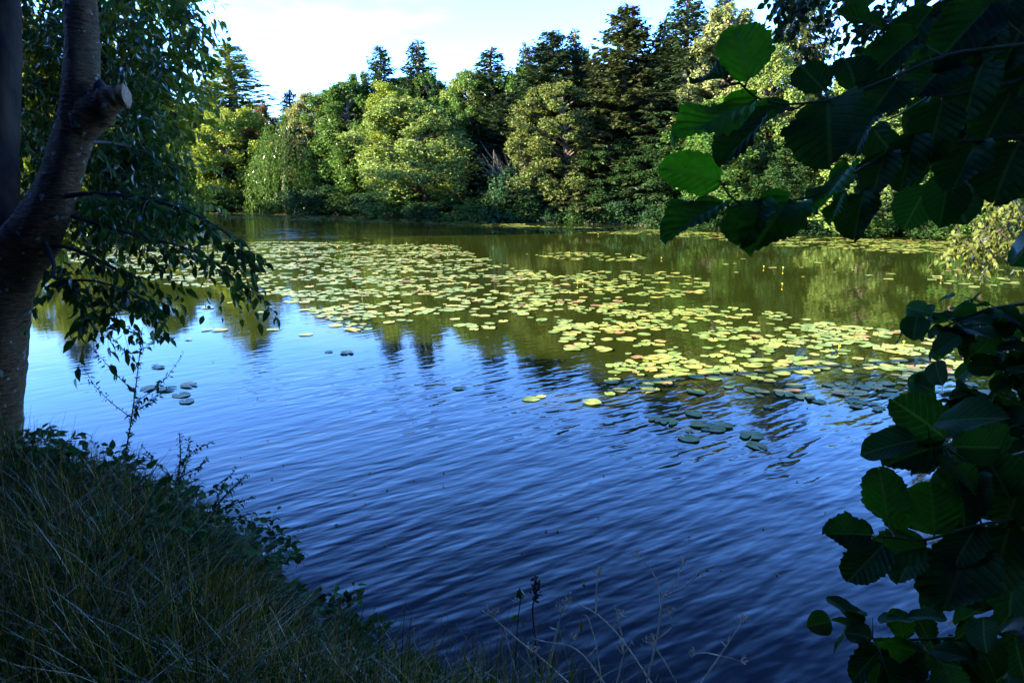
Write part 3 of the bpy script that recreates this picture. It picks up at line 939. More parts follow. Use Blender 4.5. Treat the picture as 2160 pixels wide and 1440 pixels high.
b.build('hollow', M['hollow'], ltree, smooth=True)  # solid dark lump, the cavity's shade is in its colour

rng = np.random.default_rng(77)
lv, tw = [], MB()
# limbs in pixels and depth, then sprays of leaves along them
LIMBS = [([(110, 420, 3.9), (190, 405, 3.8), (300, 415, 3.75), (400, 445, 3.75), (480, 490, 3.8), (530, 550, 3.85)], 26),
         ([(130, 450, 3.95), (200, 470, 4.0), (300, 500, 4.05), (390, 520, 4.1), (470, 560, 4.1), (510, 610, 4.1)], 26),
         ([(92, 505, 3.9), (118, 560, 3.8), (108, 588, 3.78), (146, 592, 3.75), (200, 590, 3.75), (260, 610, 3.75), (310, 640, 3.75)], 22),
         ([(60, 515, 3.9), (150, 520, 3.9), (230, 560, 3.9), (290, 590, 3.9), (240, 640, 3.85), (190, 670, 3.85)], 16),
         ([(150, 300, 3.9), (230, 300, 4.2), (310, 320, 4.5), (380, 360, 4.7)], 18),
         ([(60, 420, 4.1), (150, 440, 4.6), (260, 430, 5.0), (380, 420, 5.2)], 20)]
for pxs, ns in LIMBS:
    a = np.array([at(*q) for q in pxs])
    u = np.linspace(0, 1, 24); t_ = np.linspace(0, 1, len(a))
    c = np.stack([np.interp(u, t_, a[:, k]) for k in range(3)], 1)
    for _ in range(3):
        c[1:-1] = (c[:-2] + 2 * c[1:-1] + c[2:]) / 4
    tw.tube(c, np.linspace(0.014, 0.003, 24), 6)
    for i in range(ns):
        k = 4 + int((i + rng.random()) / ns * 19)
        d = unit(c[min(k + 1, 23)] - c[k - 1]) * 0.7 + rng.normal(size=3) * np.array([0.5, 0.6, 0.4])
        spray(rng, lv, tw, c[min(k, 23)], d, rng.uniform(0.12, 0.30), rng.integers(7, 12), 0.074, 0.55)
# hanging mass of the crown: pixel centre, pixel radii, depth, depth spread, sprays
MASS = [(100, 60, 90, 80, 4.9, 0.6, 60), (270, 60, 70, 90, 4.6, 0.5, 44), (300, 190, 50, 60, 4.6, 0.4, 34), (60, 230, 90, 80, 5.0, 0.6, 54), (230, 330, 60, 70, 4.5, 0.4, 40), (300, 280, 50, 60, 4.6, 0.4, 26),
        (290, 390, 70, 60, 4.5, 0.4, 40), (60, 380, 80, 80, 5.0, 0.5, 44), (190, 440, 80, 50, 4.4, 0.4, 34), (340, 450, 70, 45, 4.3, 0.3, 30), (240, 180, 50, 60, 5.2, 0.5, 28), (340, 120, 40, 40, 4.9, 0.4, 14),
        (395, 2, 22, 10, 3.4, 0.1, 4), (390, 130, 30, 60, 5.2, 0.3, 9), (330, 20, 40, 40, 5.3, 0.3, 12), (120, 330, 60, 60, 5.2, 0.4, 30), (100, 140, 80, 70, 5.4, 0.4, 44),
        (160, -120, 160, 90, 4.6, 0.9, 90), (60, -320, 200, 140, 4.8, 1.2, 110), (-200, 0, 140, 240, 4.3, 0.5, 70), (-220, 380, 130, 160, 4.3, 0.5, 40), (220, -450, 180, 150, 4.6, 1.1, 80)]
for x, y, rx, ry, dep, ds, ns in MASS:
    for i in range(int(ns * (0.5 if (x > 250 and -60 < y < 200) else 1.05 if y < 300 and x > -100 and y > -60 else 0.9))):
        while True:
            q = rng.uniform(-1, 1, 3)
            if q @ q < 1:
                break
        p0 = at(x + q[0] * rx, y + q[1] * ry, dep + q[2] * ds)
        d = rng.normal(size=3) + np.array([0.35, 0, -0.25])
        spray(rng, lv, tw, p0 - unit(d) * 0.15, d, rng.uniform(0.2, 0.42), rng.integers(11, 17), 0.062, 0.4, 0.52, 0.55)
cr = MB(); flush(lv, cr, fold=0.25, droop=0.3)
cr.build('crown', M['near_leaf'], ltree, (0.05, 0.115, 0.022))
tw.build('branches', M['twig'], ltree)

# a second tree of the left bank, sunlit behind the trunk
lv, tw = [], MB()
mid = thing('bank_tree', (-8.4, 5.6, 0.7), 'sunlit leafy tree on the left bank behind the leaning trunk', 'tree', world=True)
s = np.linspace(0, 1, 12)[:, None]
b = MB(); knobbly(b, np.array([-8.4, 5.6, 0.5]) + np.array([2.0, 1.6, 5.4]) * s ** np.array([1.2, 1.2, 1.0]), np.linspace(0.17, 0.04, 12), 12, 4)
for e in ((-3.5, 6.0, 3.2), (-3.2, 6.1, 2.9), (-4.1, 6.0, 3.9), (-4.1, 5.8, 2.4)):
    b.tube(np.array([-7.4, 6.4, 2.6]) * (1 - s) + np.array(e) * s + np.array([0, 0, 0.5]) * np.sin(s * np.pi), np.linspace(0.06, 0.01, 12), 6)
b.build('trunk', M['bark_dark'], mid, smooth=True)
rng = np.random.default_rng(5)
MID = [(*at(px_, py_, dp_ * 0.88), rh_ * 0.88, rv_ * 0.88, ns_) for px_, py_, dp_, rh_, rv_, ns_ in ((60, 60, 6.4, 0.8, 0.7, 90), (200, 40, 6.2, 0.75, 0.6, 90), (310, 20, 6.2, 0.42, 0.36, 90), (335, 110, 6.3, 0.36, 0.32, 60), (120, 220, 6.4, 0.75, 0.6, 90),
       (280, 200, 6.2, 0.5, 0.42, 60), (300, 310, 6.3, 0.45, 0.4, 50), (130, 350, 6.4, 0.75, 0.5, 80), (290, 420, 6.4, 0.5, 0.28, 40), (0, 420, 6.4, 0.8, 0.4, 50), (150, -160, 6.4, 1.0, 0.7, 90), (-150, 150, 6.2, 1.1, 1.1, 110))]
for x, y, z, rh, rv, ns in MID:
    for i in range(ns):
        q = rdir(rng, 1)[0] * rng.uniform(0.5, 1.0)
        p0 = np.array([x, y, z]) + q * np.array([rh, rh, rv])
        spray(rng, lv, tw, p0, q + rng.normal(size=3) * 0.5, rng.uniform(0.25, 0.45), 12, 0.085, 0.4)
cr = MB(); flush(lv, cr)
cr.build('crown', M['near_leaf'], mid, (0.20, 0.26, 0.03))  # leaf colour brightened for sunlight, well above the leaning tree's
tw.build('branches', M['twig'], mid)

# ------------------------------------------------------------------ alder at the right edge
def alder_leaf_mesh(seed):
    rng = np.random.default_rng(seed)
    nu, nv = 48, 21
    u = np.linspace(0, 1, nu); v = np.linspace(-1, 1, nv)
    f = np.sin(np.pi * np.clip(u, 0, 1) ** 0.92) ** 0.47
    f *= 1 + 0.045 * np.sin(2 * np.pi * u * 7 + seed) + 0.03 * np.sin(2 * np.pi * u * 15 + 2 * seed) + 0.04 * math.sin(seed) * np.sin(2 * np.pi * u * 2.5)
    f = np.clip(f, 0.0, None)
    U, V = np.meshgrid(u, v, indexing='ij')
    half = 0.5 * f[:, None] * np.ones_like(V)
    asym = 1 + 0.10 * np.sign(V) * math.sin(seed * 2.1)
    X = V * half * asym
    tipdent = -0.07 * np.exp(-(V / 0.3) ** 2) * np.clip((U - 0.8) / 0.2, 0, 1)
    Yc = U + tipdent + 0.04 * (np.abs(V) * (U - 0.4))
    ph = (U - 0.75 * np.abs(X)) * 8.0
    fold, curl, wav = rng.uniform(0.08, 0.34), rng.uniform(-0.08, 0.28), rng.uniform(0.03, 0.09)
    Z = fold * np.abs(X) - curl * (U - 0.2) ** 2 + 0.017 * np.cos(2 * np.pi * ph) * np.minimum(1, np.abs(V) * 3) + wav * np.sin(U * 9 + seed) * np.abs(V) ** 2 * np.sign(V)
    b = MB()
    i, j = np.meshgrid(np.arange(nu - 1), np.arange(nv - 1), indexing='ij')
    kq = i * nv + j
    q = np.stack([kq, kq + 1, kq + nv + 1, kq + nv], -1).reshape(-1, 4)
    b.add(np.stack([X, Yc, Z], -1), q)
    me = b.mesh('alder_leaf', M['alder'], True)
    uv = me.uv_layers.new(name='leaf')
    vi = np.zeros(len(me.loops), int); me.loops.foreach_get('vertex_index', vi)
    co = np.stack([U.ravel(), 0.5 + X.ravel()], 1)[vi]
    uv.data.foreach_set('uv', co.ravel())
    return me


def leaf_template():
    nu, nv = 13, 9
    u = np.linspace(0, 1, nu); v = np.linspace(-1, 1, nv)
    f = np.clip(np.sin(np.pi * u ** 0.88) ** 0.55 * (1 + 0.03 * np.sin(2 * np.pi * u * 5)), 0, None)
    U, V = np.meshgrid(u, v, indexing='ij')
    X = V * 0.5 * f[:, None]
    Z = 0.2 * np.abs(X) - 0.16 * (U - 0.2) ** 2 + 0.04 * np.sin(U * 9) * V ** 2 * np.sign(V)
    i, j = np.meshgrid(np.arange(nu - 1), np.arange(nv - 1), indexing='ij')
    kq = i * nv + j
    return np.stack([X, U, Z], -1).reshape(-1, 3), np.stack([kq, kq + 1, kq + nv + 1, kq + nv], -1).reshape(-1, 4), np.stack([U.ravel(), 0.5 + X.ravel()], 1)


def round_leaves(lists, name, mat, parent, colr):
    P, T, Nn, L, Wd = [np.concatenate([a[k] for a in lists]) for k in range(5)]
    T = unit(T); Nn = unit(Nn - T * np.sum(Nn * T, -1, keepdims=True)); S = np.cross(T, Nn)
    tv, tf, tuv = leaf_template()
    v = P[:, None] + S[:, None] * (tv[None, :, :1] * Wd[:, None, None]) + T[:, None] * (tv[None, :, 1:2] * L[:, None, None]) + Nn[:, None] * (tv[None, :, 2:] * L[:, None, None])
    mb = MB()
    mb.add(v.reshape(-1, 3), (np.arange(len(P))[:, None, None] * len(tv) + tf[None]).reshape(-1, 4))
    me = mb.mesh(name, mat, True)
    uv = me.uv_layers.new(name='leaf')
    vi = np.zeros(len(me.loops), int); me.loops.foreach_get('vertex_index', vi)
    uv.data.foreach_set('uv', tuv[vi % len(tv)].ravel())
    return link(name, me, parent, colr)


AM = [alder_leaf_mesh(k) for k in (1, 2, 4, 7, 9, 12, 15, 18, 21, 26)]
alder = thing('alder', (2.3, 0.9, 0.78), 'alder at the right edge holding big round leaves close in front of the pond', 'tree', world=True)
atw = MB()
rng = np.random.default_rng(9)
BR = [[(2700, 40, 1.15, 30), (2300, 70, 0.85, 14), (2160, 95, 0.75, 10), (2000, 112, 0.70, 8), (1880, 165, 0.66, 6.5), (1750, 214, 0.62, 5.5), (1650, 222, 0.60, 5), (1592, 206, 0.59, 4.5), (1560, 175, 0.58, 4)],
      [(2700, 150, 1.2, 30), (2300, 270, 0.9, 14), (2160, 290, 0.80, 10), (2000, 300, 0.76, 8), (1850, 335, 0.72, 7), (1790, 372, 0.70, 6), (1720, 415, 0.68, 5), (1640, 428, 0.66, 4.5), (1562, 431, 0.65, 4)],
      [(2300, 120, 0.9, 12), (2120, 180, 0.80, 9), (1990, 205, 0.75, 6), (1920, 190, 0.72, 5), (1830, 195, 0.70, 4)],
      [(2700, 1150, 1.3, 30), (2300, 1110, 0.95, 14), (2160, 1090, 0.85, 9), (2050, 1110, 0.80, 7), (1950, 1140, 0.78, 6), (1850, 1130, 0.76, 5)],
      [(2300, 900, 1.0, 13), (2150, 960, 0.9, 9), (2040, 975, 0.86, 6), (1985, 935, 0.84, 5), (1960, 1000, 0.82, 4)],
      [(2300, 1330, 1.3, 14), (2140, 1330, 1.2, 8), (2000, 1345, 1.12, 6), (1880, 1350, 1.1, 5), (1830, 1345, 1.08, 3)],
      [(2400, 620, 2.0, 20), (2160, 640, 1.75, 9), (2080, 652, 1.7, 6), (1985, 692, 1.65, 3.5)],
      [(2400, 720, 1.9, 20), (2170, 770, 1.7, 9), (2110, 805, 1.62, 6), (2065, 860, 1.6, 3.5)],
      [(2400, 850, 1.8, 20), (2160, 900, 1.6, 8), (2060, 930, 1.5, 4)]]
TR = np.array([2.3, 0.9, 0])
nodes = []
for br in BR:
    pp, rr = smooth_path(br, 40)
    if br[0][0] >= 2400:        # carry the branch back to the stem
        hp = np.array([2.3, 0.9, pp[0][2] - 0.15])
        pp = np.vstack([hp, (hp + pp[0]) / 2 + [0, 0, 0.05], pp]); rr = np.concatenate([[rr[0] * 1.3, rr[0] * 1.1], rr])
    atw.tube(pp, rr, 7)
    nodes.append(pp[6:])
nodes = np.concatenate(nodes)
s = np.linspace(0, 1, 16)[:, None]
b = MB(); knobbly(b, np.array([2.3, 0.9, 0.6]) + np.array([0.25, -0.1, 6.0]) * s, np.linspace(0.13, 0.04, 16), 14, 5)
b.build('trunk', M['bark_dark'], alder, smooth=True)
LN = [0]


def big_leaf(bx, by, tx, ty, w, d0, d1, roll, colr, label=None, petiole=True):
    A, B = at(bx, by, d0), at(tx, ty, d1)
    T = B - A; L = float(np.linalg.norm(T)); T = T / L
    view = unit(np.array([0, 0, EYE]) - (A + B) / 2)
    N0 = unit(view - T * (view @ T)); S0 = np.cross(T, N0)
    a = R(roll)
    Nn = N0 * math.cos(a) + S0 * math.sin(a); S = np.cross(T, Nn)
    wid = w * d0 / F if abs(roll) < 45 else 0.55 * L
    mt = Matrix(((S[0] * wid, T[0] * L, Nn[0] * L, A[0]), (S[1] * wid, T[1] * L, Nn[1] * L, A[1]), (S[2] * wid, T[2] * L, Nn[2] * L, A[2]), (0, 0, 0, 1)))
    o = link('leaf', AM[LN[0] % len(AM)], alder, colr)
    LN[0] += 1
    o.matrix_basis = mt
    if label:
        o['label'] = label
    if petiole:
        k = np.argmin(np.linalg.norm(nodes - A, axis=1))
        q = nodes[k]
        if np.linalg.norm(q - A) < 0.09:
            atw.tube([q, (q + A) / 2 + np.array([0, 0, -0.003]), A, A + T * L * 0.05], [0.0014, 0.0011, 0.0009, 0.0006], 5)


LG, DG, MG = (0.11, 0.34, 0.02), (0.020, 0.070, 0.018), (0.042, 0.15, 0.018)  # one alder: lit-through, shaded and in-between tones put into the leaf colour
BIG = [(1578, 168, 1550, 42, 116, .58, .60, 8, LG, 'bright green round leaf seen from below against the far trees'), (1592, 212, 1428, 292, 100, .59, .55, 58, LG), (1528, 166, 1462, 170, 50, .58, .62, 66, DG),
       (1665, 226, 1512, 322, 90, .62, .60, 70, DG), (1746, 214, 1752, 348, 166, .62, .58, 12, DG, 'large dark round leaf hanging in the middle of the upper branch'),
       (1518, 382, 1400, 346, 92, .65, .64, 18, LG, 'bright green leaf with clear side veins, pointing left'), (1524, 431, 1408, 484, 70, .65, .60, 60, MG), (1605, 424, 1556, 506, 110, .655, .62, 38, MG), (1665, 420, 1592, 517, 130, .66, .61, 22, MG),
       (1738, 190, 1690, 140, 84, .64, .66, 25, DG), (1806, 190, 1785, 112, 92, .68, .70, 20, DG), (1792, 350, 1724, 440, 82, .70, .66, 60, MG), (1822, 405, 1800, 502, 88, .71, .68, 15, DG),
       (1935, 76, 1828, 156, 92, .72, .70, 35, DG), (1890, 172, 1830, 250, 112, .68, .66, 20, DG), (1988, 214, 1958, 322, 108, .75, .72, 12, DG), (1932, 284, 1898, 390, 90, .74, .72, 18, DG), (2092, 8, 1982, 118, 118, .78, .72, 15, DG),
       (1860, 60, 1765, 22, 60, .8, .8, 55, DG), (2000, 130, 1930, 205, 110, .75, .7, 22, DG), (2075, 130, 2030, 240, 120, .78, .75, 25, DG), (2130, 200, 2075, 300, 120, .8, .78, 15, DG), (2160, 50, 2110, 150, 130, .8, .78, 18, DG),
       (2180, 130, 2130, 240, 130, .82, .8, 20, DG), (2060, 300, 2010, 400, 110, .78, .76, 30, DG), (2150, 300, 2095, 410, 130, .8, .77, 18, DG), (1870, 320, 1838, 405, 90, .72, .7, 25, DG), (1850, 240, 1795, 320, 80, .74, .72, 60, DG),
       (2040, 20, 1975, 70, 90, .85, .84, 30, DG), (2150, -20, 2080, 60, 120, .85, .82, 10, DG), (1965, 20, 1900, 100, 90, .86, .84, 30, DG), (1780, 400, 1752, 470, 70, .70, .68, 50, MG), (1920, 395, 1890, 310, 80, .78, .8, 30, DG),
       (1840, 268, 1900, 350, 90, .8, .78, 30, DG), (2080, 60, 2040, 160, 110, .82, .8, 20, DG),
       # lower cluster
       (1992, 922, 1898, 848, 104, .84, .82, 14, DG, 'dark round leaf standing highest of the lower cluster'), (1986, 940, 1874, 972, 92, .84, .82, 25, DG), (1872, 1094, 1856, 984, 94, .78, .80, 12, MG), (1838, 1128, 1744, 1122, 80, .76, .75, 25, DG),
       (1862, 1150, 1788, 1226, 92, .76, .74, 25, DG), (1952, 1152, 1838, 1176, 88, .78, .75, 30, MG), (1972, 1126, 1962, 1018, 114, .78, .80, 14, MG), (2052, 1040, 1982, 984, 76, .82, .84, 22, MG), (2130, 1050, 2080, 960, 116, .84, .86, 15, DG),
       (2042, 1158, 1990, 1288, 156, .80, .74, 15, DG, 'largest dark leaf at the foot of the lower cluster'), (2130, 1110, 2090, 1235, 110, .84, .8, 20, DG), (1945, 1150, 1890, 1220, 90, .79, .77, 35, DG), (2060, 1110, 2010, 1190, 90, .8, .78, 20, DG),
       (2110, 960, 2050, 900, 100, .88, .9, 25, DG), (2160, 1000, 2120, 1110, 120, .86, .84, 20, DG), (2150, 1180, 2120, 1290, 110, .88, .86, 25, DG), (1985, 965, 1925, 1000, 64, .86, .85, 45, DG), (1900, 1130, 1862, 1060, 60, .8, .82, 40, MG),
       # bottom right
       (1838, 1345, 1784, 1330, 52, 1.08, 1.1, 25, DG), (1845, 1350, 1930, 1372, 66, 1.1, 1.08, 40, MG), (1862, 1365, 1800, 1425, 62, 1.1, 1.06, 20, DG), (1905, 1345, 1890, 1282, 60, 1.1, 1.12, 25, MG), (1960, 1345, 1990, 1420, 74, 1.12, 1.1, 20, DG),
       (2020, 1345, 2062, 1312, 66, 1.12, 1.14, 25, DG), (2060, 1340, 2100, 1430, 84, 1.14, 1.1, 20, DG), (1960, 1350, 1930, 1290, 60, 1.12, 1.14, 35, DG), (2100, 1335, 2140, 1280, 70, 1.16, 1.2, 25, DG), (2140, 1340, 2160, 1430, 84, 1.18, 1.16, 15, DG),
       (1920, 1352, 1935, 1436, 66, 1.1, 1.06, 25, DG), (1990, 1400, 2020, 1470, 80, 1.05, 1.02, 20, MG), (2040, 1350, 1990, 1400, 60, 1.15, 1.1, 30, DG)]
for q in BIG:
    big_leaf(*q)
# medium leaves on the middle right branches: one mesh, they are too many to tell apart
lv = []
for br, ns in ((BR[6], 18), (BR[7], 17), (BR[8], 12), (BR[5], 6), (BR[4], 6)):
    pp, rr = smooth_path(br, 40)
    pp = pp[12:]
    for i in range(ns):
        k = int(rng.random() ** 0.8 * (len(pp) - 1))
        spray(rng, lv, atw, pp[k], rng.normal(size=3) + np.array([-0.6, 0, -0.1]), rng.uniform(0.04, 0.11), rng.integers(3, 5), 0.062, 0.3, 0.85, 0.5, 0.0014)
for x, y, rx, ry, dep, ns in ((2200, 690, 40, 60, 1.8, 14), (2190, 860, 40, 60, 1.7, 14), (2190, 200, 40, 200, 0.95, 20), (2200, 1150, 30, 120, 1.0, 12), (2200, 1380, 40, 60, 1.3, 10), (2130, 40, 60, 60, 1.0, 14),
                              (2520, 300, 180, 300, 1.3, 80), (2500, -300, 500, 260, 1.4, 120), (2500, 950, 160, 260, 1.5, 50)):
    for i in range(ns):
        p0 = at(x + rng.normal() * rx * 0.6, y + rng.normal() * ry * 0.6, dep * rng.uniform(0.92, 1.15))
        spray(rng, lv, atw, p0, rng.normal(size=3) + np.array([-0.5, 0, -0.1]), rng.uniform(0.08, 0.2), rng.integers(3, 6), 0.075, 0.3, 0.85, 0.5, 0.0014)
round_leaves(lv, 'foliage', M['alder'], alder, DG)
atw.build('branches', M['twig_green'], alder)

# ------------------------------------------------------------------ tree of the right bank whose leaves hang into the view
rb = thing('overhanging_tree', (10.2, 8.8, 0.7), 'small-leaved tree of the right bank hanging sunlit leaves over the water', 'tree', world=True)
lv, tw = [], MB()
rng = np.random.default_rng(31)
s = np.linspace(0, 1, 12)[:, None]
b = MB(); knobbly(b, np.array([10.2, 8.8, 0.5]) + np.array([-1.2, 0.3, 6.5]) * s, np.linspace(0.2, 0.05, 12), 12, 6)
b.build('trunk', M['bark_dark'], rb, smooth=True)
for x, y, rx, ry, dep, ds, ns in ((2110, 330, 60, 60, 9.5, 0.6, 44), (2120, 430, 80, 60, 9.5, 0.6, 60), (2100, 500, 70, 40, 9.4, 0.5, 46), (2050, 525, 60, 22, 9.3, 0.3, 22), (2160, 250, 60, 80, 9.7, 0.6, 40), (2230, 400, 90, 150, 9.8, 0.8, 70), (2200, 100, 120, 120, 9.6, 0.8, 60)):
    for i in range(ns):
        q = rdir(rng, 1)[0] * rng.random() ** 0.4
        p0 = at(x + q[0] * rx, y + q[1] * ry, dep + q[2] * ds)
        spray(rng, lv, tw, p0, rng.normal(size=3) + np.array([-0.4, 0, -0.3]), rng.uniform(0.2, 0.4), 11, 0.085, 0.45, 0.6, 0.8, 0.003)
for px0, py0 in ((2050, 525), (2100, 500), (2110, 330), (2120, 430)):
    e = at(px0, py0, 9.4); q = np.array([9.2, 9.0, e[2] + 1.2])
    tw.tube(q * (1 - s) + e * s + np.array([0, 0, 0.4]) * np.sin(s * np.pi), np.linspace(0.04, 0.006, 12), 5)
cr = MB(); flush(lv, cr)
cr.build('crown', M['near_leaf'], rb, (0.105, 0.13, 0.03))
tw.build('branches', M['twig'], rb)
# and one whose dark twigs dangle at the top of the view
db = thing('dangling_tree', (5.6, 2.2, 0.75), 'tree dangling dark round-leaved twigs at the top of the view, above the cedar', 'tree', world=True)
lv, tw = [], MB()
b = MB(); knobbly(b, np.array([5.6, 2.2, 0.5]) + np.array([-0.9, 0.6, 5.0]) * s, np.linspace(0.16, 0.05, 12), 12, 7)
b.build('trunk', M['bark_dark'], db, smooth=True)
for x, y, rx, ry, dep, ds, ns in ((1690, -10, 60, 30, 3.4, 0.15, 22), (1870, 25, 80, 55, 3.6, 0.3, 46), (1930, 80, 60, 50, 3.6, 0.3, 22), (1810, -60, 200, 50, 3.6, 0.4, 60), (2030, 10, 60, 60, 3.7, 0.3, 24)):
    for i in range(ns):
        q = rdir(rng, 1)[0] * rng.random() ** 0.4
        p0 = at(x + q[0] * rx, y + q[1] * ry, dep + q[2] * ds)
        spray(rng, lv, tw, p0, rng.normal(size=3) * 0.6 + np.array([-0.3, 0, -0.8]), rng.uniform(0.08, 0.2), 8, 0.045, 0.3, 0.8, 0.6, 0.0016)
for px0, py0 in ((1690, -40), (1880, -30), (1930, 40), (2030, -10)):
    e = at(px0, py0, 3.5); q = np.array([4.9, 2.6, 4.6])
    tw.tube(q * (1 - s) + e * s + np.array([0, 0, 0.3]) * np.sin(s * np.pi), np.linspace(0.03, 0.004, 12), 5)
cr = MB(); flush(lv, cr)
cr.build('crown', M['near_leaf'], db, (0.03, 0.07, 0.02))
tw.build('branches', M['twig'], db)

# ------------------------------------------------------------------ water lilies
def pad_shape(n, rng):
    a0 = 0.20
    th = np.linspace(a0, 2 * np.pi - a0, n)
    r = 1 + 0.05 * np.sin(2 * th + rng.random() * 6) + 0.025 * np.sin(5 * th + rng.random() * 6)
    r[0] *= 0.93; r[-1] *= 0.93
    z = 0.05 * np.sin(3 * th + rng.random() * 6) * rng.random() + 0.02
    rim = np.column_stack([r * np.cos(th) * 1.12, r * np.sin(th) * 0.92, z])
    hub = np.array([[-0.02, 0, 0.015]])
    v = np.vstack([hub, rim * np.array([0.55, 0.55, 0.3]), rim])
    tri = [[0, 1 + k, 2 + k] for k in range(n - 1)]
    quad = [[1 + k, 1 + n + k, 2 + n + k, 2 + k] for k in range(n - 1)]
    return v, tri, quad


def in_poly(p, poly):
    x, y = p; c = False
    for (x0, y0), (x1, y1) in zip(poly, poly[1:] + poly[:1]):
        if (y0 > y) != (y1 > y) and x < (x1 - x0) * (y - y0) / (y1 - y0) + x0:
            c = not c
    return c


RAFT = [  # name, outline in pixels, pads per square metre, clumping
    ('middle raft', [(60, 520), (330, 518), (560, 510), (760, 512), (960, 518), (1030, 548), (1120, 572), (1290, 572), (1420, 572), (1500, 598), (1470, 622), (1380, 640), (1500, 655), (1400, 690), (1230, 690), (1090, 668), (1010, 705), (900, 668), (820, 690), (730, 700), (640, 655), (520, 612), (340, 600), (180, 560)], 15.0, 0.62),
    ('right raft', [(1160, 690), (1340, 668), (1500, 645), (1640, 660), (1790, 690), (1960, 700), (2200, 720), (2240, 800), (2120, 860), (2020, 850), (1850, 868), (1730, 850), (1640, 840), (1520, 832), (1400, 838), (1290, 835), (1240, 805), (1290, 770), (1340, 748), (1200, 745)], 20.0, 0.66),
    ('strip', [(1110, 536), (1200, 532), (1330, 536), (1370, 544), (1330, 552), (1180, 548)], 14.0, 0.6),
    ('far strip', [(300, 447), (480, 449), (700, 455), (960, 465), (1110, 472), (1100, 478), (930, 474), (800, 470), (640, 465), (480, 462), (300, 462)], 10.0, 0.7),
    ('far strip', [(1050, 474), (1300, 482), (1420, 486), (1560, 496), (1620, 498), (1760, 502), (2000, 508), (2200, 520), (2200, 545), (1960, 538), (1760, 525), (1640, 520), (1560, 510), (1400, 497), (1240, 492), (1060, 482)], 12.0, 0.7),
    ('stray', [(1530, 540), (1700, 545), (1900, 575), (1900, 600), (1640, 590), (1480, 570)], 0.7, 0.4),
    ('stray', [(1990, 566), (2200, 570), (2200, 612), (2040, 610), (1960, 590)], 4.0, 0.6),
    ('stray', [(560, 690), (840, 715), (1260, 720), (1250, 770), (900, 745), (560, 720)], 0.5, 0.3),
    ('stray', [(300, 630), (560, 640), (560, 690), (440, 700), (300, 660)], 1.2, 0.5),
    ('shade', [(310, 700), (460, 720), (440, 860), (300, 850)], 2.6, 0.6), ('shade', [(620, 735), (770, 738), (770, 752), (620, 752)], 5.0, 0.7), ('shade', [(900, 805), (1090, 812), (1080, 830), (910, 826)], 4.0, 0.6),
    ('shade', [(1110, 830), (1210, 830), (1210, 862), (1110, 870)], 7.0, 0.6), ('shade', [(1340, 872), (1470, 860), (1640, 912), (1620, 965), (1460, 965), (1360, 905)], 10.0, 0.7), ('shade', [(1590, 855), (1760, 862), (1740, 882), (1600, 876)], 5.0, 0.5),
    ('shade', [(1220, 845), (1320, 850), (1300, 905), (1230, 890)], 4.0, 0.5)]
rng = np.random.default_rng(2024)
pads = []
grid = {}


def vnoise(x, y, s):
    return (math.sin(x * 2.1 / s + 1.3 * math.sin(y * 1.7 / s + s)) + math.sin(y * 2.9 / s + 1.1 * math.sin(x * 1.3 / s + 2 * s)) + 0.7 * math.sin((x - y * 1.6) * 3.7 / s)) / 2.7


for name, poly, dens, cl in RAFT:
    W4 = np.array([on_z(*q) for q in poly])[:, :2]
    lo, hi = W4.min(0), W4.max(0)
    area = 0.5 * abs(np.sum(W4[:, 0] * np.roll(W4[:, 1], -1) - W4[:, 1] * np.roll(W4[:, 0], -1)))
    want = int(area * dens)
    got = tries = 0
    wp = [tuple(q) for q in W4]
    while got < want and tries < want * 40:
        tries += 1
        p = rng.uniform(lo, hi)
        if not in_poly(p, wp) or pond_dist(p)[0] > -0.25:
            continue
        f = vnoise(p[0], p[1], 0.55) * 0.6 + vnoise(p[0] + 9, p[1] * 1.6, 1.5) * 0.6
        if f < (cl - 0.5) * 1.1 and rng.random() < 0.5 + cl * 0.6:
            continue
        r = (0.042 + 0.075 * rng.random() ** 0.9) * (1.0 if name != 'far strip' else 1.15)
        key = (int(p[0] // 0.4), int(p[1] // 0.4))
        bad = False
        for dx in (-1, 0, 1):
            for dy in (-1, 0, 1):
                for q in grid.get((key[0] + dx, key[1] + dy), ()):
                    if math.hypot(p[0] - q[0], p[1] - q[1]) < (r + q[2]) * 0.66:
                        bad = True
        if bad:
            continue
        grid.setdefault(key, []).append((p[0], p[1], r))
        pads.append((p[0], p[1], r, name)); got += 1
pads = np.array([(a, b_, c) for a, b_, c, _ in pads]), [q[3] for q in pads]
PP, PN = pads
ppx, ppy, pdp = project(np.column_stack([PP[:, :2], np.zeros(len(PP))]))
vis = (ppx > 20) & (ppx < 2140) & (ppy < 1440)
score = np.where(vis, PP[:, 2] / pdp ** 1.5, 0)
order = np.argsort(-score)
single = set(order[:298].tolist())
shapes = [pad_shape(22, rng) for _ in range(6)]
pad_me = []
for v, t3, q4 in shapes:
    b = MB(); b.add(v, t3, q4); pad_me.append(b.mesh('lily_pad', M['pad'], True))
rest = MB()
PLAB = {'middle raft': ('pale green round lily pad floating loose in the middle raft', 'lily pads of the middle raft'),
        'right raft': ('yellow-green round lily pad in the dense sunlit raft beside the alder', 'lily pads of the sunlit raft beside the alder'),
        'shade': ('lily pad of a small loose patch on open rippled water in front of the rafts', 'lily pads on the open rippled water in front of the rafts'),
        'stray': ('lone yellow-green lily pad adrift between the rafts', 'stray lily pads between the rafts'),
        'strip': ('small lily pad in the thin strip behind the middle raft', 'lily pads of the thin strip'), 'far strip': ('small lily pad along the foot of the far bank', 'lily pads along the far bank')}
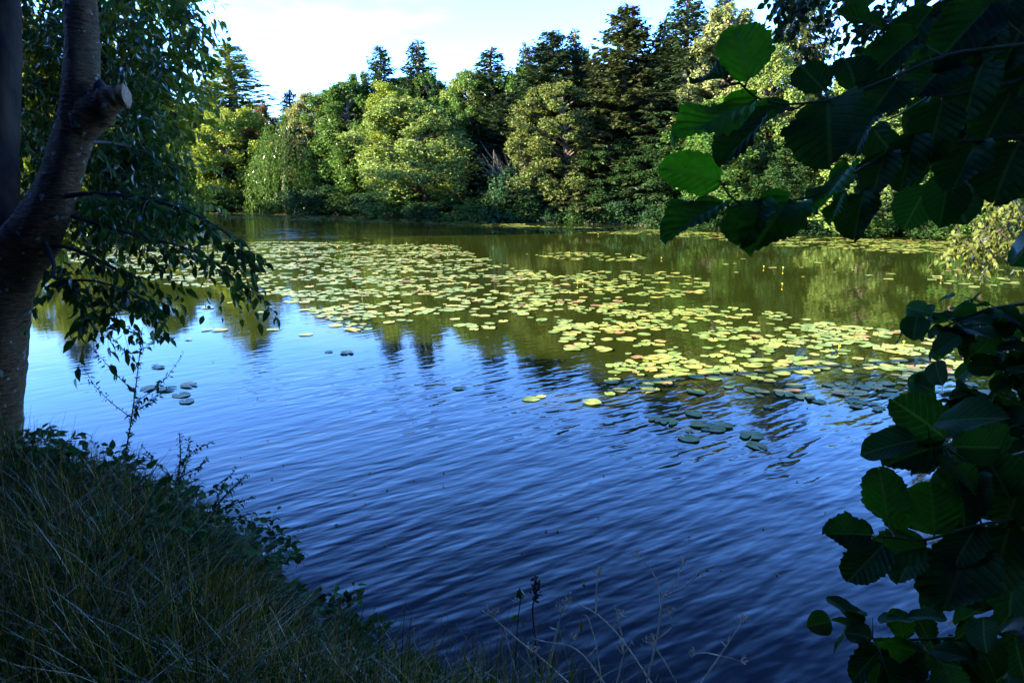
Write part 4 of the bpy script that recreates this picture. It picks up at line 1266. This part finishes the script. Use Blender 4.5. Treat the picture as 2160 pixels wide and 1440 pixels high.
for i in range(len(PP)):
    x, y, r = PP[i]
    k = i % 6
    a = rng.random() * 6.28
    z = 0.007 + 0.0012 * (i % 9)
    if i in single:
        o = link('lily_pad', pad_me[k])
        o.location, o.rotation_euler, o.scale = (x, y, z), (rng.normal() * 0.02, rng.normal() * 0.02, a), (r, r, r)
        tag(o, PLAB[PN[i]][0], 'lily pad', PLAB[PN[i]][1])
    else:
        v, t3, q4 = shapes[k]
        ca, sa = math.cos(a), math.sin(a)
        rest.add(np.column_stack([x + r * (v[:, 0] * ca - v[:, 1] * sa), y + r * (v[:, 0] * sa + v[:, 1] * ca), z + v[:, 2] * r]), t3, q4)
tag(rest.build('lily_pads', M['pad'], smooth=True), 'many small lily pads spread over the far half of the pond', 'lily pads', kind='stuff')

lf = MB()
for i in range(70):
    p = on_z(rng.uniform(350, 1850), rng.uniform(720, 1250))
    if pond_dist(p[:2])[0] < -0.4:
        lf.cards([p + [0, 0, 0.006]], [[*rng.normal(size=2), 0.02]], [[0.1 * rng.normal(), 0.1 * rng.normal(), 1.0]], rng.uniform(0.012, 0.05), rng.uniform(0.008, 0.025))
tag(lf.build('debris', M['straw']), 'tiny fallen leaves and specks floating on the rippled water', 'debris', kind='stuff')

# yellow flowers standing above the pads
FL = [(590, 527, 'beside the tip of the drooping branch'), (608, 526, 'second one beside the tip of the drooping branch'), (713, 522, 'at the back edge of the middle raft'), (745, 532, 'inside the middle raft near its back edge'),
      (930, 516, 'behind the middle raft under the big maple'), (947, 520, 'tallest behind the middle raft under the big maple'), (944, 536, 'at the back corner of the middle raft'), (858, 514, 'behind the middle raft, under the yellow poplar'),
      (1201, 533, 'at the left of the thin strip'), (1331, 542, 'at the right of the thin strip'), (1395, 543, 'just right of the thin strip'), (1651, 566, 'right of the pair below the hanging alder twigs'), (1611, 562, 'left of the pair below the hanging alder twigs'),
      (1985, 587, 'alone on the dark water beside the overhanging tree'), (1650, 600, 'alone on the green water'), (1095, 578, 'among loose pads right of the middle raft'), (986, 602, 'between loose pads in the middle raft'), (1230, 594, 'on the thin right arm of the middle raft'),
      (1160, 606, 'at the centre of the right arm'), (1218, 596, 'close to the thin right arm'), (1768, 735, 'near the back edge of the dense sunlit raft'), (1905, 725, 'in the dense raft behind the dark leaves'), (1262, 492, 'on the far strip left of the dangling leaf')]
fr, fs = MB(), MB()
fs.tube([(0, 0, -0.05), (0.004, 0, 0.04), (0, 0.003, 0.085)], [0.007, 0.006, 0.007], 6)
th = np.linspace(0, 2 * np.pi, 10, endpoint=False)
prof = [(0.008, 0.08), (0.026, 0.092), (0.033, 0.112), (0.028, 0.13), (0.012, 0.14)]
v = np.array([[r_ * math.cos(t_) * (1 + 0.08 * math.cos(5 * t_)), r_ * math.sin(t_) * (1 + 0.08 * math.cos(5 * t_)), z_] for r_, z_ in prof for t_ in th])
fr.add(v, [[i * 10 + j, i * 10 + (j + 1) % 10, (i + 1) * 10 + (j + 1) % 10, (i + 1) * 10 + j] for i in range(4) for j in range(10)], [[40 + j for j in range(10)]])
fm, sm = fr.mesh('lily_flower', M['petal'], True), fs.mesh('flower_stalk', M['stalk'], True)
for x, y, where in FL:
    p = on_z(x, y + 4)
    t = thing('water_lily_flower', p, f'yellow water lily flower {where}', 'flower', 'yellow flowers above the lily pads')
    t.rotation_euler = (rng.normal() * 0.12, rng.normal() * 0.12, rng.random() * 6)
    k = rng.uniform(0.45, 0.7); t.scale = (k, k, k)
    link('blossom', fm, t); link('stalk', sm, t)

# ------------------------------------------------------------------ bank grass and weeds
rng = np.random.default_rng(99)


def blades(n, mb, area, lmin, lmax, wid, lean, accept, seg=4):
    got = []
    while len(got) < n:
        q = rng.uniform(area[0], area[1], (n * 2, 2))
        ok = accept(q)
        got.extend(q[ok].tolist())
    q = np.array(got[:n])
    z = ground_z(q)
    L = rng.uniform(lmin, lmax, n) * np.clip(0.42 + 0.6 * pond_dist(q) / 0.9, 0.4, 1)
    a = rng.random(n) * 6.28
    dirh = np.column_stack([np.cos(a), np.sin(a)]) * rng.uniform(0.1, 0.9, n)[:, None] + np.array(lean)
    S = np.column_stack([-np.sin(a), np.cos(a), np.zeros(n)])
    vs = []
    for i in range(seg + 1):
        s = i / seg
        c = np.column_stack([q + dirh * (L * (0.25 * s + 0.65 * s * s))[:, None], z + L * (s - 0.42 * s * s * np.linalg.norm(dirh, axis=1))])
        w = wid * (1 - s ** 1.6) * 0.5 + 0.0003
        vs += [c - S * w, c + S * w]
    V = np.stack(vs, 1).reshape(-1, 3)
    o = (np.arange(n) * (seg + 1) * 2)[:, None]
    F_ = np.concatenate([o + np.array([2 * i, 2 * i + 1, 2 * i + 3, 2 * i + 2]) for i in range(seg)])
    mb.add(V, F_)


def left_bank(q):
    d = pond_dist(q)
    return (d > -0.02) & (q[:, 1] > 0.4) & (q[:, 0] < 0.2 + 0.5 * rng.normal(size=len(q))) & (np.abs(q[:, 0]) < 1.25 * q[:, 1] + 1.3)


def front_bank(q):
    d = pond_dist(q)
    return (d > -0.02) & (d < 1.0) & (q[:, 1] > 1.0)


g = MB()
blades(34000, g, ((-6.2, 0.4), (0.3, 5.4)), 0.18, 0.50, 0.0050, (0.12, 0.05), left_bank)
blades(13000, g, ((-6.2, 0.4), (0.3, 5.4)), 0.15, 0.40, 0.0090, (0.1, 0.0), left_bank)
blades(2600, g, ((-0.8, 0.9), (3.2, 2.1)), 0.10, 0.26, 0.0045, (0.05, 0.1), front_bank)
tag(g.build('grass', M['grass']), 'long dark green grass covering the shaded bank', 'grass', kind='stuff')
g = MB()
blades(11000, g, ((-6.2, 0.4), (0.3, 5.4)), 0.24, 0.56, 0.0028, (0.15, 0.05), left_bank)
blades(500, g, ((-0.8, 1.2), (1.6, 2.1)), 0.2, 0.4, 0.0028, (0.05, 0.1), front_bank)
tag(g.build('dry_grass', M['straw']), 'dry straw-coloured stems standing through the green grass', 'grass', kind='stuff')
# bramble and nettle leaves among the grass
lv, tw = [], MB()
for i in range(760):
    while True:
        if i < 560:
            q = np.array([rng.uniform(-3.6, -1.2), rng.uniform(2.3, 4.4)])
        else:
            q = np.array([rng.uniform(-1.9, 0.1), rng.uniform(1.7, 3.2)])
        d = pond_dist(q)[0]
        if -0.15 < d < (0.85 if i < 560 else 0.25):
            break
    z = max(0.05, float(ground_z([q])[0]))
    spray(rng, lv, tw, np.array([q[0], q[1], z + 0.15]), np.array([rng.normal() * 0.4, rng.normal() * 0.4, 1.0]), rng.uniform(0.12, 0.34) * (1 if i < 560 else 0.6), rng.integers(7, 13), 0.055, 0.35, 0.6, 0.3, 0.002)
wd = MB(); flush(lv, wd); n0 = wd
for v_, (f_, _) in zip(tw.v, tw.f):
    pass
o = wd.build('undergrowth', M['weed'])
tag(o, 'dark broad-leaved undergrowth along the edge of the bank', 'undergrowth', kind='stuff')
link('stems', tw.mesh('stems', M['twig']), o)

# ------------------------------------------------------------------ single weeds
def px_path(lst):
    return np.array([at(*q) for q in lst])


def bend(pts, n=14):
    pts = np.asarray(pts, float)
    u = np.linspace(0, 1, n); t_ = np.linspace(0, 1, len(pts))
    c = np.stack([np.interp(u, t_, pts[:, k]) for k in range(3)], 1)
    c[1:-1] = (c[:-2] + 2 * c[1:-1] + c[2:]) / 4
    return c


def mugwort(name, label, main, sides, seed, lsize=0.035):
    rng = np.random.default_rng(seed)
    c = bend(px_path(main))
    t = thing(name, c[0], label, 'weed', world=True)
    st, lv = MB(), []
    st.tube(c, np.linspace(0.006, 0.002, len(c)), 5)
    for j, sd in enumerate([None] + sides):
        cc = c if sd is None else bend(px_path(sd), 12)
        if sd is not None:
            st.tube(cc, np.linspace(0.003, 0.001, len(cc)), 4)
        n = 130 if sd is None else 46
        u = rng.random(n) * (len(cc) - 1.01) if sd is not None else (0.1 + 0.9 * rng.random(n)) * (len(cc) - 1.01)
        k = u.astype(int); P = cc[k] + (cc[k + 1] - cc[k]) * (u - k)[:, None]
        f = u / len(cc)
        T = rng.normal(size=(n, 3)) + unit(cc[-1] - cc[0]) * 0.5 + np.array([0, 0, -0.5])
        L = lsize * rng.uniform(0.5, 1.3, n) * (1.25 - 0.8 * f)
        lv.append((P + rng.normal(size=(n, 3)) * 0.006, T, rng.normal(size=(n, 3)) + np.array([0, 0, 1]), L, L * 0.42))
    st.build('stem', M['twig'], t)
    b = MB(); flush(lv, b, fold=0.3, droop=0.5)
    b.build('foliage', M['weed'], t)
    return t


mugwort('mugwort', 'tall branching weed with small leaves standing against the bright water', [(250, 1060, 4.1), (262, 970, 4.2), (275, 900, 4.2), (285, 830, 4.18), (292, 770, 4.16), (300, 690, 4.15)],
        [[(276, 880, 4.2), (235, 850, 4.15), (200, 815, 4.12), (178, 778, 4.1)], [(286, 830, 4.18), (240, 785, 4.15), (205, 745, 4.12), (162, 706, 4.1)], [(292, 770, 4.16), (262, 740, 4.2), (235, 710, 4.2), (215, 690, 4.2)],
         [(283, 850, 4.18), (320, 825, 4.2), (350, 800, 4.22), (388, 742, 4.25)], [(296, 740, 4.16), (320, 725, 4.1), (335, 710, 4.1), (348, 690, 4.1)], [(280, 870, 4.2), (320, 845, 4.2), (360, 815, 4.2)], [(298, 720, 4.16), (285, 700, 4.2), (270, 690, 4.2)]], 3)
mugwort('mugwort', 'feathery weed leaning out over the water from the bank edge', [(330, 1160, 3.4), (350, 1090, 3.5), (375, 1010, 3.5), (382, 960, 3.48), (378, 912, 3.46)],
        [[(370, 1020, 3.5), (330, 975, 3.5), (300, 940, 3.5)], [(378, 980, 3.48), (410, 950, 3.5), (448, 932, 3.5)], [(372, 1010, 3.5), (420, 985, 3.5), (440, 965, 3.5)], [(372, 1030, 3.5), (400, 960, 3.45), (398, 920, 3.45)]], 4, 0.028)
mugwort('mugwort', 'low wiry weed hanging over the corner of the bank', [(405, 1190, 2.95), (430, 1120, 3.0), (460, 1060, 3.0), (490, 1030, 3.0), (520, 1000, 3.0)],
        [[(450, 1080, 3.0), (500, 1060, 3.0), (540, 1045, 3.0)], [(450, 1080, 3.0), (470, 1020, 3.0), (500, 985, 3.0)], [(440, 1100, 3.0), (500, 1090, 3.0), (535, 1080, 3.0)]], 5, 0.026)

rng = np.random.default_rng(12)


def umbel(mb, c, d, size, n=11):
    for i in range(n):
        e = unit(unit(d) * 1.0 + rdir(rng, 1)[0] * 0.75) * size * rng.uniform(0.7, 1.1)
        mb.tube([c, c + e * 0.5 + unit(d) * size * -0.05, c + e], [0.0014, 0.0011, 0.0009], 3)
        for kk in range(3):
            mb.tube([c + e, c + e + rdir(rng, 1)[0] * size * 0.22], [0.0006, 0.0009], 3)


def umbellifer(label, paths, heads, dep):
    t = thing('dead_umbellifer', at(*paths[0][0], dep), label, 'weed', 'dead umbellifer stalks at the near bank', world=True)
    b = MB()
    for i, pth in enumerate(paths):
        c = bend([at(x, y, dep + 0.03 * i * (1 if i % 2 else -1)) for x, y in pth], 12)
        b.tube(c, np.linspace(0.0038 if i == 0 else 0.0027, 0.0014, 12), 5)
    b.build('stem', M['dry_stem'], t, smooth=True)
    for x, y, dx, dy, sz in heads:
        b = MB()
        c = at(x, y, dep)
        umbel(b, c, at(x + dx, y + dy, dep) - c, sz * dep / F)
        b.build('umbel', M['dry_stem'], t)


umbellifer('dead pale umbellifer stalk arching leftward from the middle of the near bank', [[(1230, 1470), (1150, 1394), (1090, 1348), (1045, 1305), (1007, 1282)], [(1062, 1322), (1068, 1345), (1095, 1440)], [(1128, 1375), (1150, 1396), (1092, 1440)]], [(1040, 1302, -4, -20, 24), (1120, 1378, 4, -20, 22)], 2.15)
umbellifer('upright dead umbellifer with an open head between the dark dock and the curled stalk', [[(1160, 1402), (1172, 1340), (1184, 1293)], [(1176, 1330), (1160, 1322)]], [(1184, 1293, 3, -20, 26)], 2.2)
umbellifer('dead umbellifer stalk running down to the right with one branch straight up', [[(1400, 1480), (1365, 1427), (1312, 1345), (1257, 1290), (1205, 1268)], [(1257, 1290), (1258, 1240), (1261, 1212)], [(1294, 1322), (1308, 1300)], [(1313, 1348), (1300, 1290), (1297, 1278)]], [(1261, 1214, 2, -20, 18), (1308, 1300, 10, -14, 14), (1205, 1268, -18, -12, 18)], 2.2)
umbellifer('tallest dead umbellifer, forking high in front of the dark blue water', [[(1360, 1480), (1366, 1425), (1387, 1348), (1400, 1258), (1375, 1200), (1352, 1178)], [(1400, 1258), (1425, 1225), (1440, 1190)], [(1400, 1258), (1440, 1240), (1470, 1215)], [(1387, 1348), (1420, 1320), (1413, 1295)], [(1380, 1362), (1405, 1400), (1430, 1445)]], [(1350, 1176, -8, -14, 18), (1440, 1190, 6, -16, 16), (1380, 1360, -14, -12, 26), (1413, 1296, -3, -16, 18), (1470, 1215, 14, -8, 16)], 2.2)
umbellifer('short dead umbellifer with a spidery head close to the bottom edge', [[(1295, 1470), (1306, 1420), (1315, 1380)]], [(1315, 1380, 1, -20, 30)], 2.15)
umbellifer('lone pale umbellifer stalk slanting beside the alder reflection', [[(1460, 1470), (1478, 1440), (1520, 1380), (1562, 1316)], [(1518, 1382), (1490, 1376), (1468, 1378)], [(1518, 1382), (1545, 1388), (1560, 1393)], [(1530, 1362), (1522, 1352)], [(1535, 1352), (1540, 1340)]], [(1562, 1316, 4, -20, 24), (1468, 1378, -14, -4, 14), (1562, 1393, 14, -2, 14)], 2.2)
umbellifer('bent dead stalk with its top lying almost flat, left of the forked umbellifer', [[(1290, 1460), (1262, 1426), (1240, 1390), (1205, 1358), (1160, 1356), (1120, 1345)], [(1205, 1358), (1214, 1352)], [(1240, 1385), (1262, 1360)]], [(1214, 1350, -6, -14, 16)], 2.1)

# curled grass stalk, dock and nettle
t = thing('grass_stalk', at(1262, 1400, 2.15), 'single dry grass stalk curled over at its top with a hanging ear', 'weed', world=True)
b = MB(); b.tube(bend([at(1268, 1430, 2.15), at(1256, 1350, 2.15), at(1240, 1300, 2.15), at(1229, 1294, 2.15), at(1225, 1310, 2.15)], 18), np.linspace(0.002, 0.001, 18), 4)
b.build('stem', M['dry_stem'], t)
b = MB(); b.tube([at(1225, 1308, 2.15), at(1226, 1320, 2.15), at(1226, 1334, 2.15)], [0.003, 0.006, 0.002], 6)
b.build('ear', M['straw'], t)
t = thing('dock', at(1142, 1440, 2.2), 'dead dark brown dock stalk with a knobbly seed spike', 'weed', world=True)
b = MB(); c = bend([at(1146, 1460, 2.2), at(1133, 1380, 2.2), at(1124, 1300, 2.2), at(1124, 1272, 2.2), at(1130, 1262, 2.2), at(1131, 1218, 2.2)], 22)
b.tube(c, np.linspace(0.004, 0.002, 22), 5); b.build('stem', M['dark_seed'], t)
b = MB()
for i in range(120):
    u = rng.random(); p = at(1130 + rng.normal() * 3.2, 1266 - u * 48, 2.2 + rng.normal() * 0.008)
    b.cards([p], rdir(rng, 1), rdir(rng, 1), 0.012, 0.009)
b.build('seed_spike', M['dark_seed'], t)
t = thing('nettle', at(1086, 1440, 2.25), 'green nettle with a few leaves left at the top of a dark stem', 'weed', world=True)
b = MB(); c = bend([at(1084, 1460, 2.25), at(1088, 1380, 2.25), at(1092, 1310, 2.25), at(1100, 1250, 2.25)], 16)
b.tube(c, np.linspace(0.0035, 0.0015, 16), 5); b.build('stem', M['twig'], t)
b = MB(); P = np.array([at(1097 + rng.normal() * 2, y, 2.25) for y in (1238, 1242, 1248, 1254, 1262, 1268, 1240, 1252, 1300, 1304)])
n = len(P); T = rng.normal(size=(n, 3)) + np.array([0, 0, -0.7])
b.leaves(P, T, rng.normal(size=(n, 3)) + np.array([0, -0.6, 0.6]), 0.03, 0.017); b.build('foliage', M['weed'], t)

for o in bpy.data.objects:
    if '_world' in o:
        del o['_world']
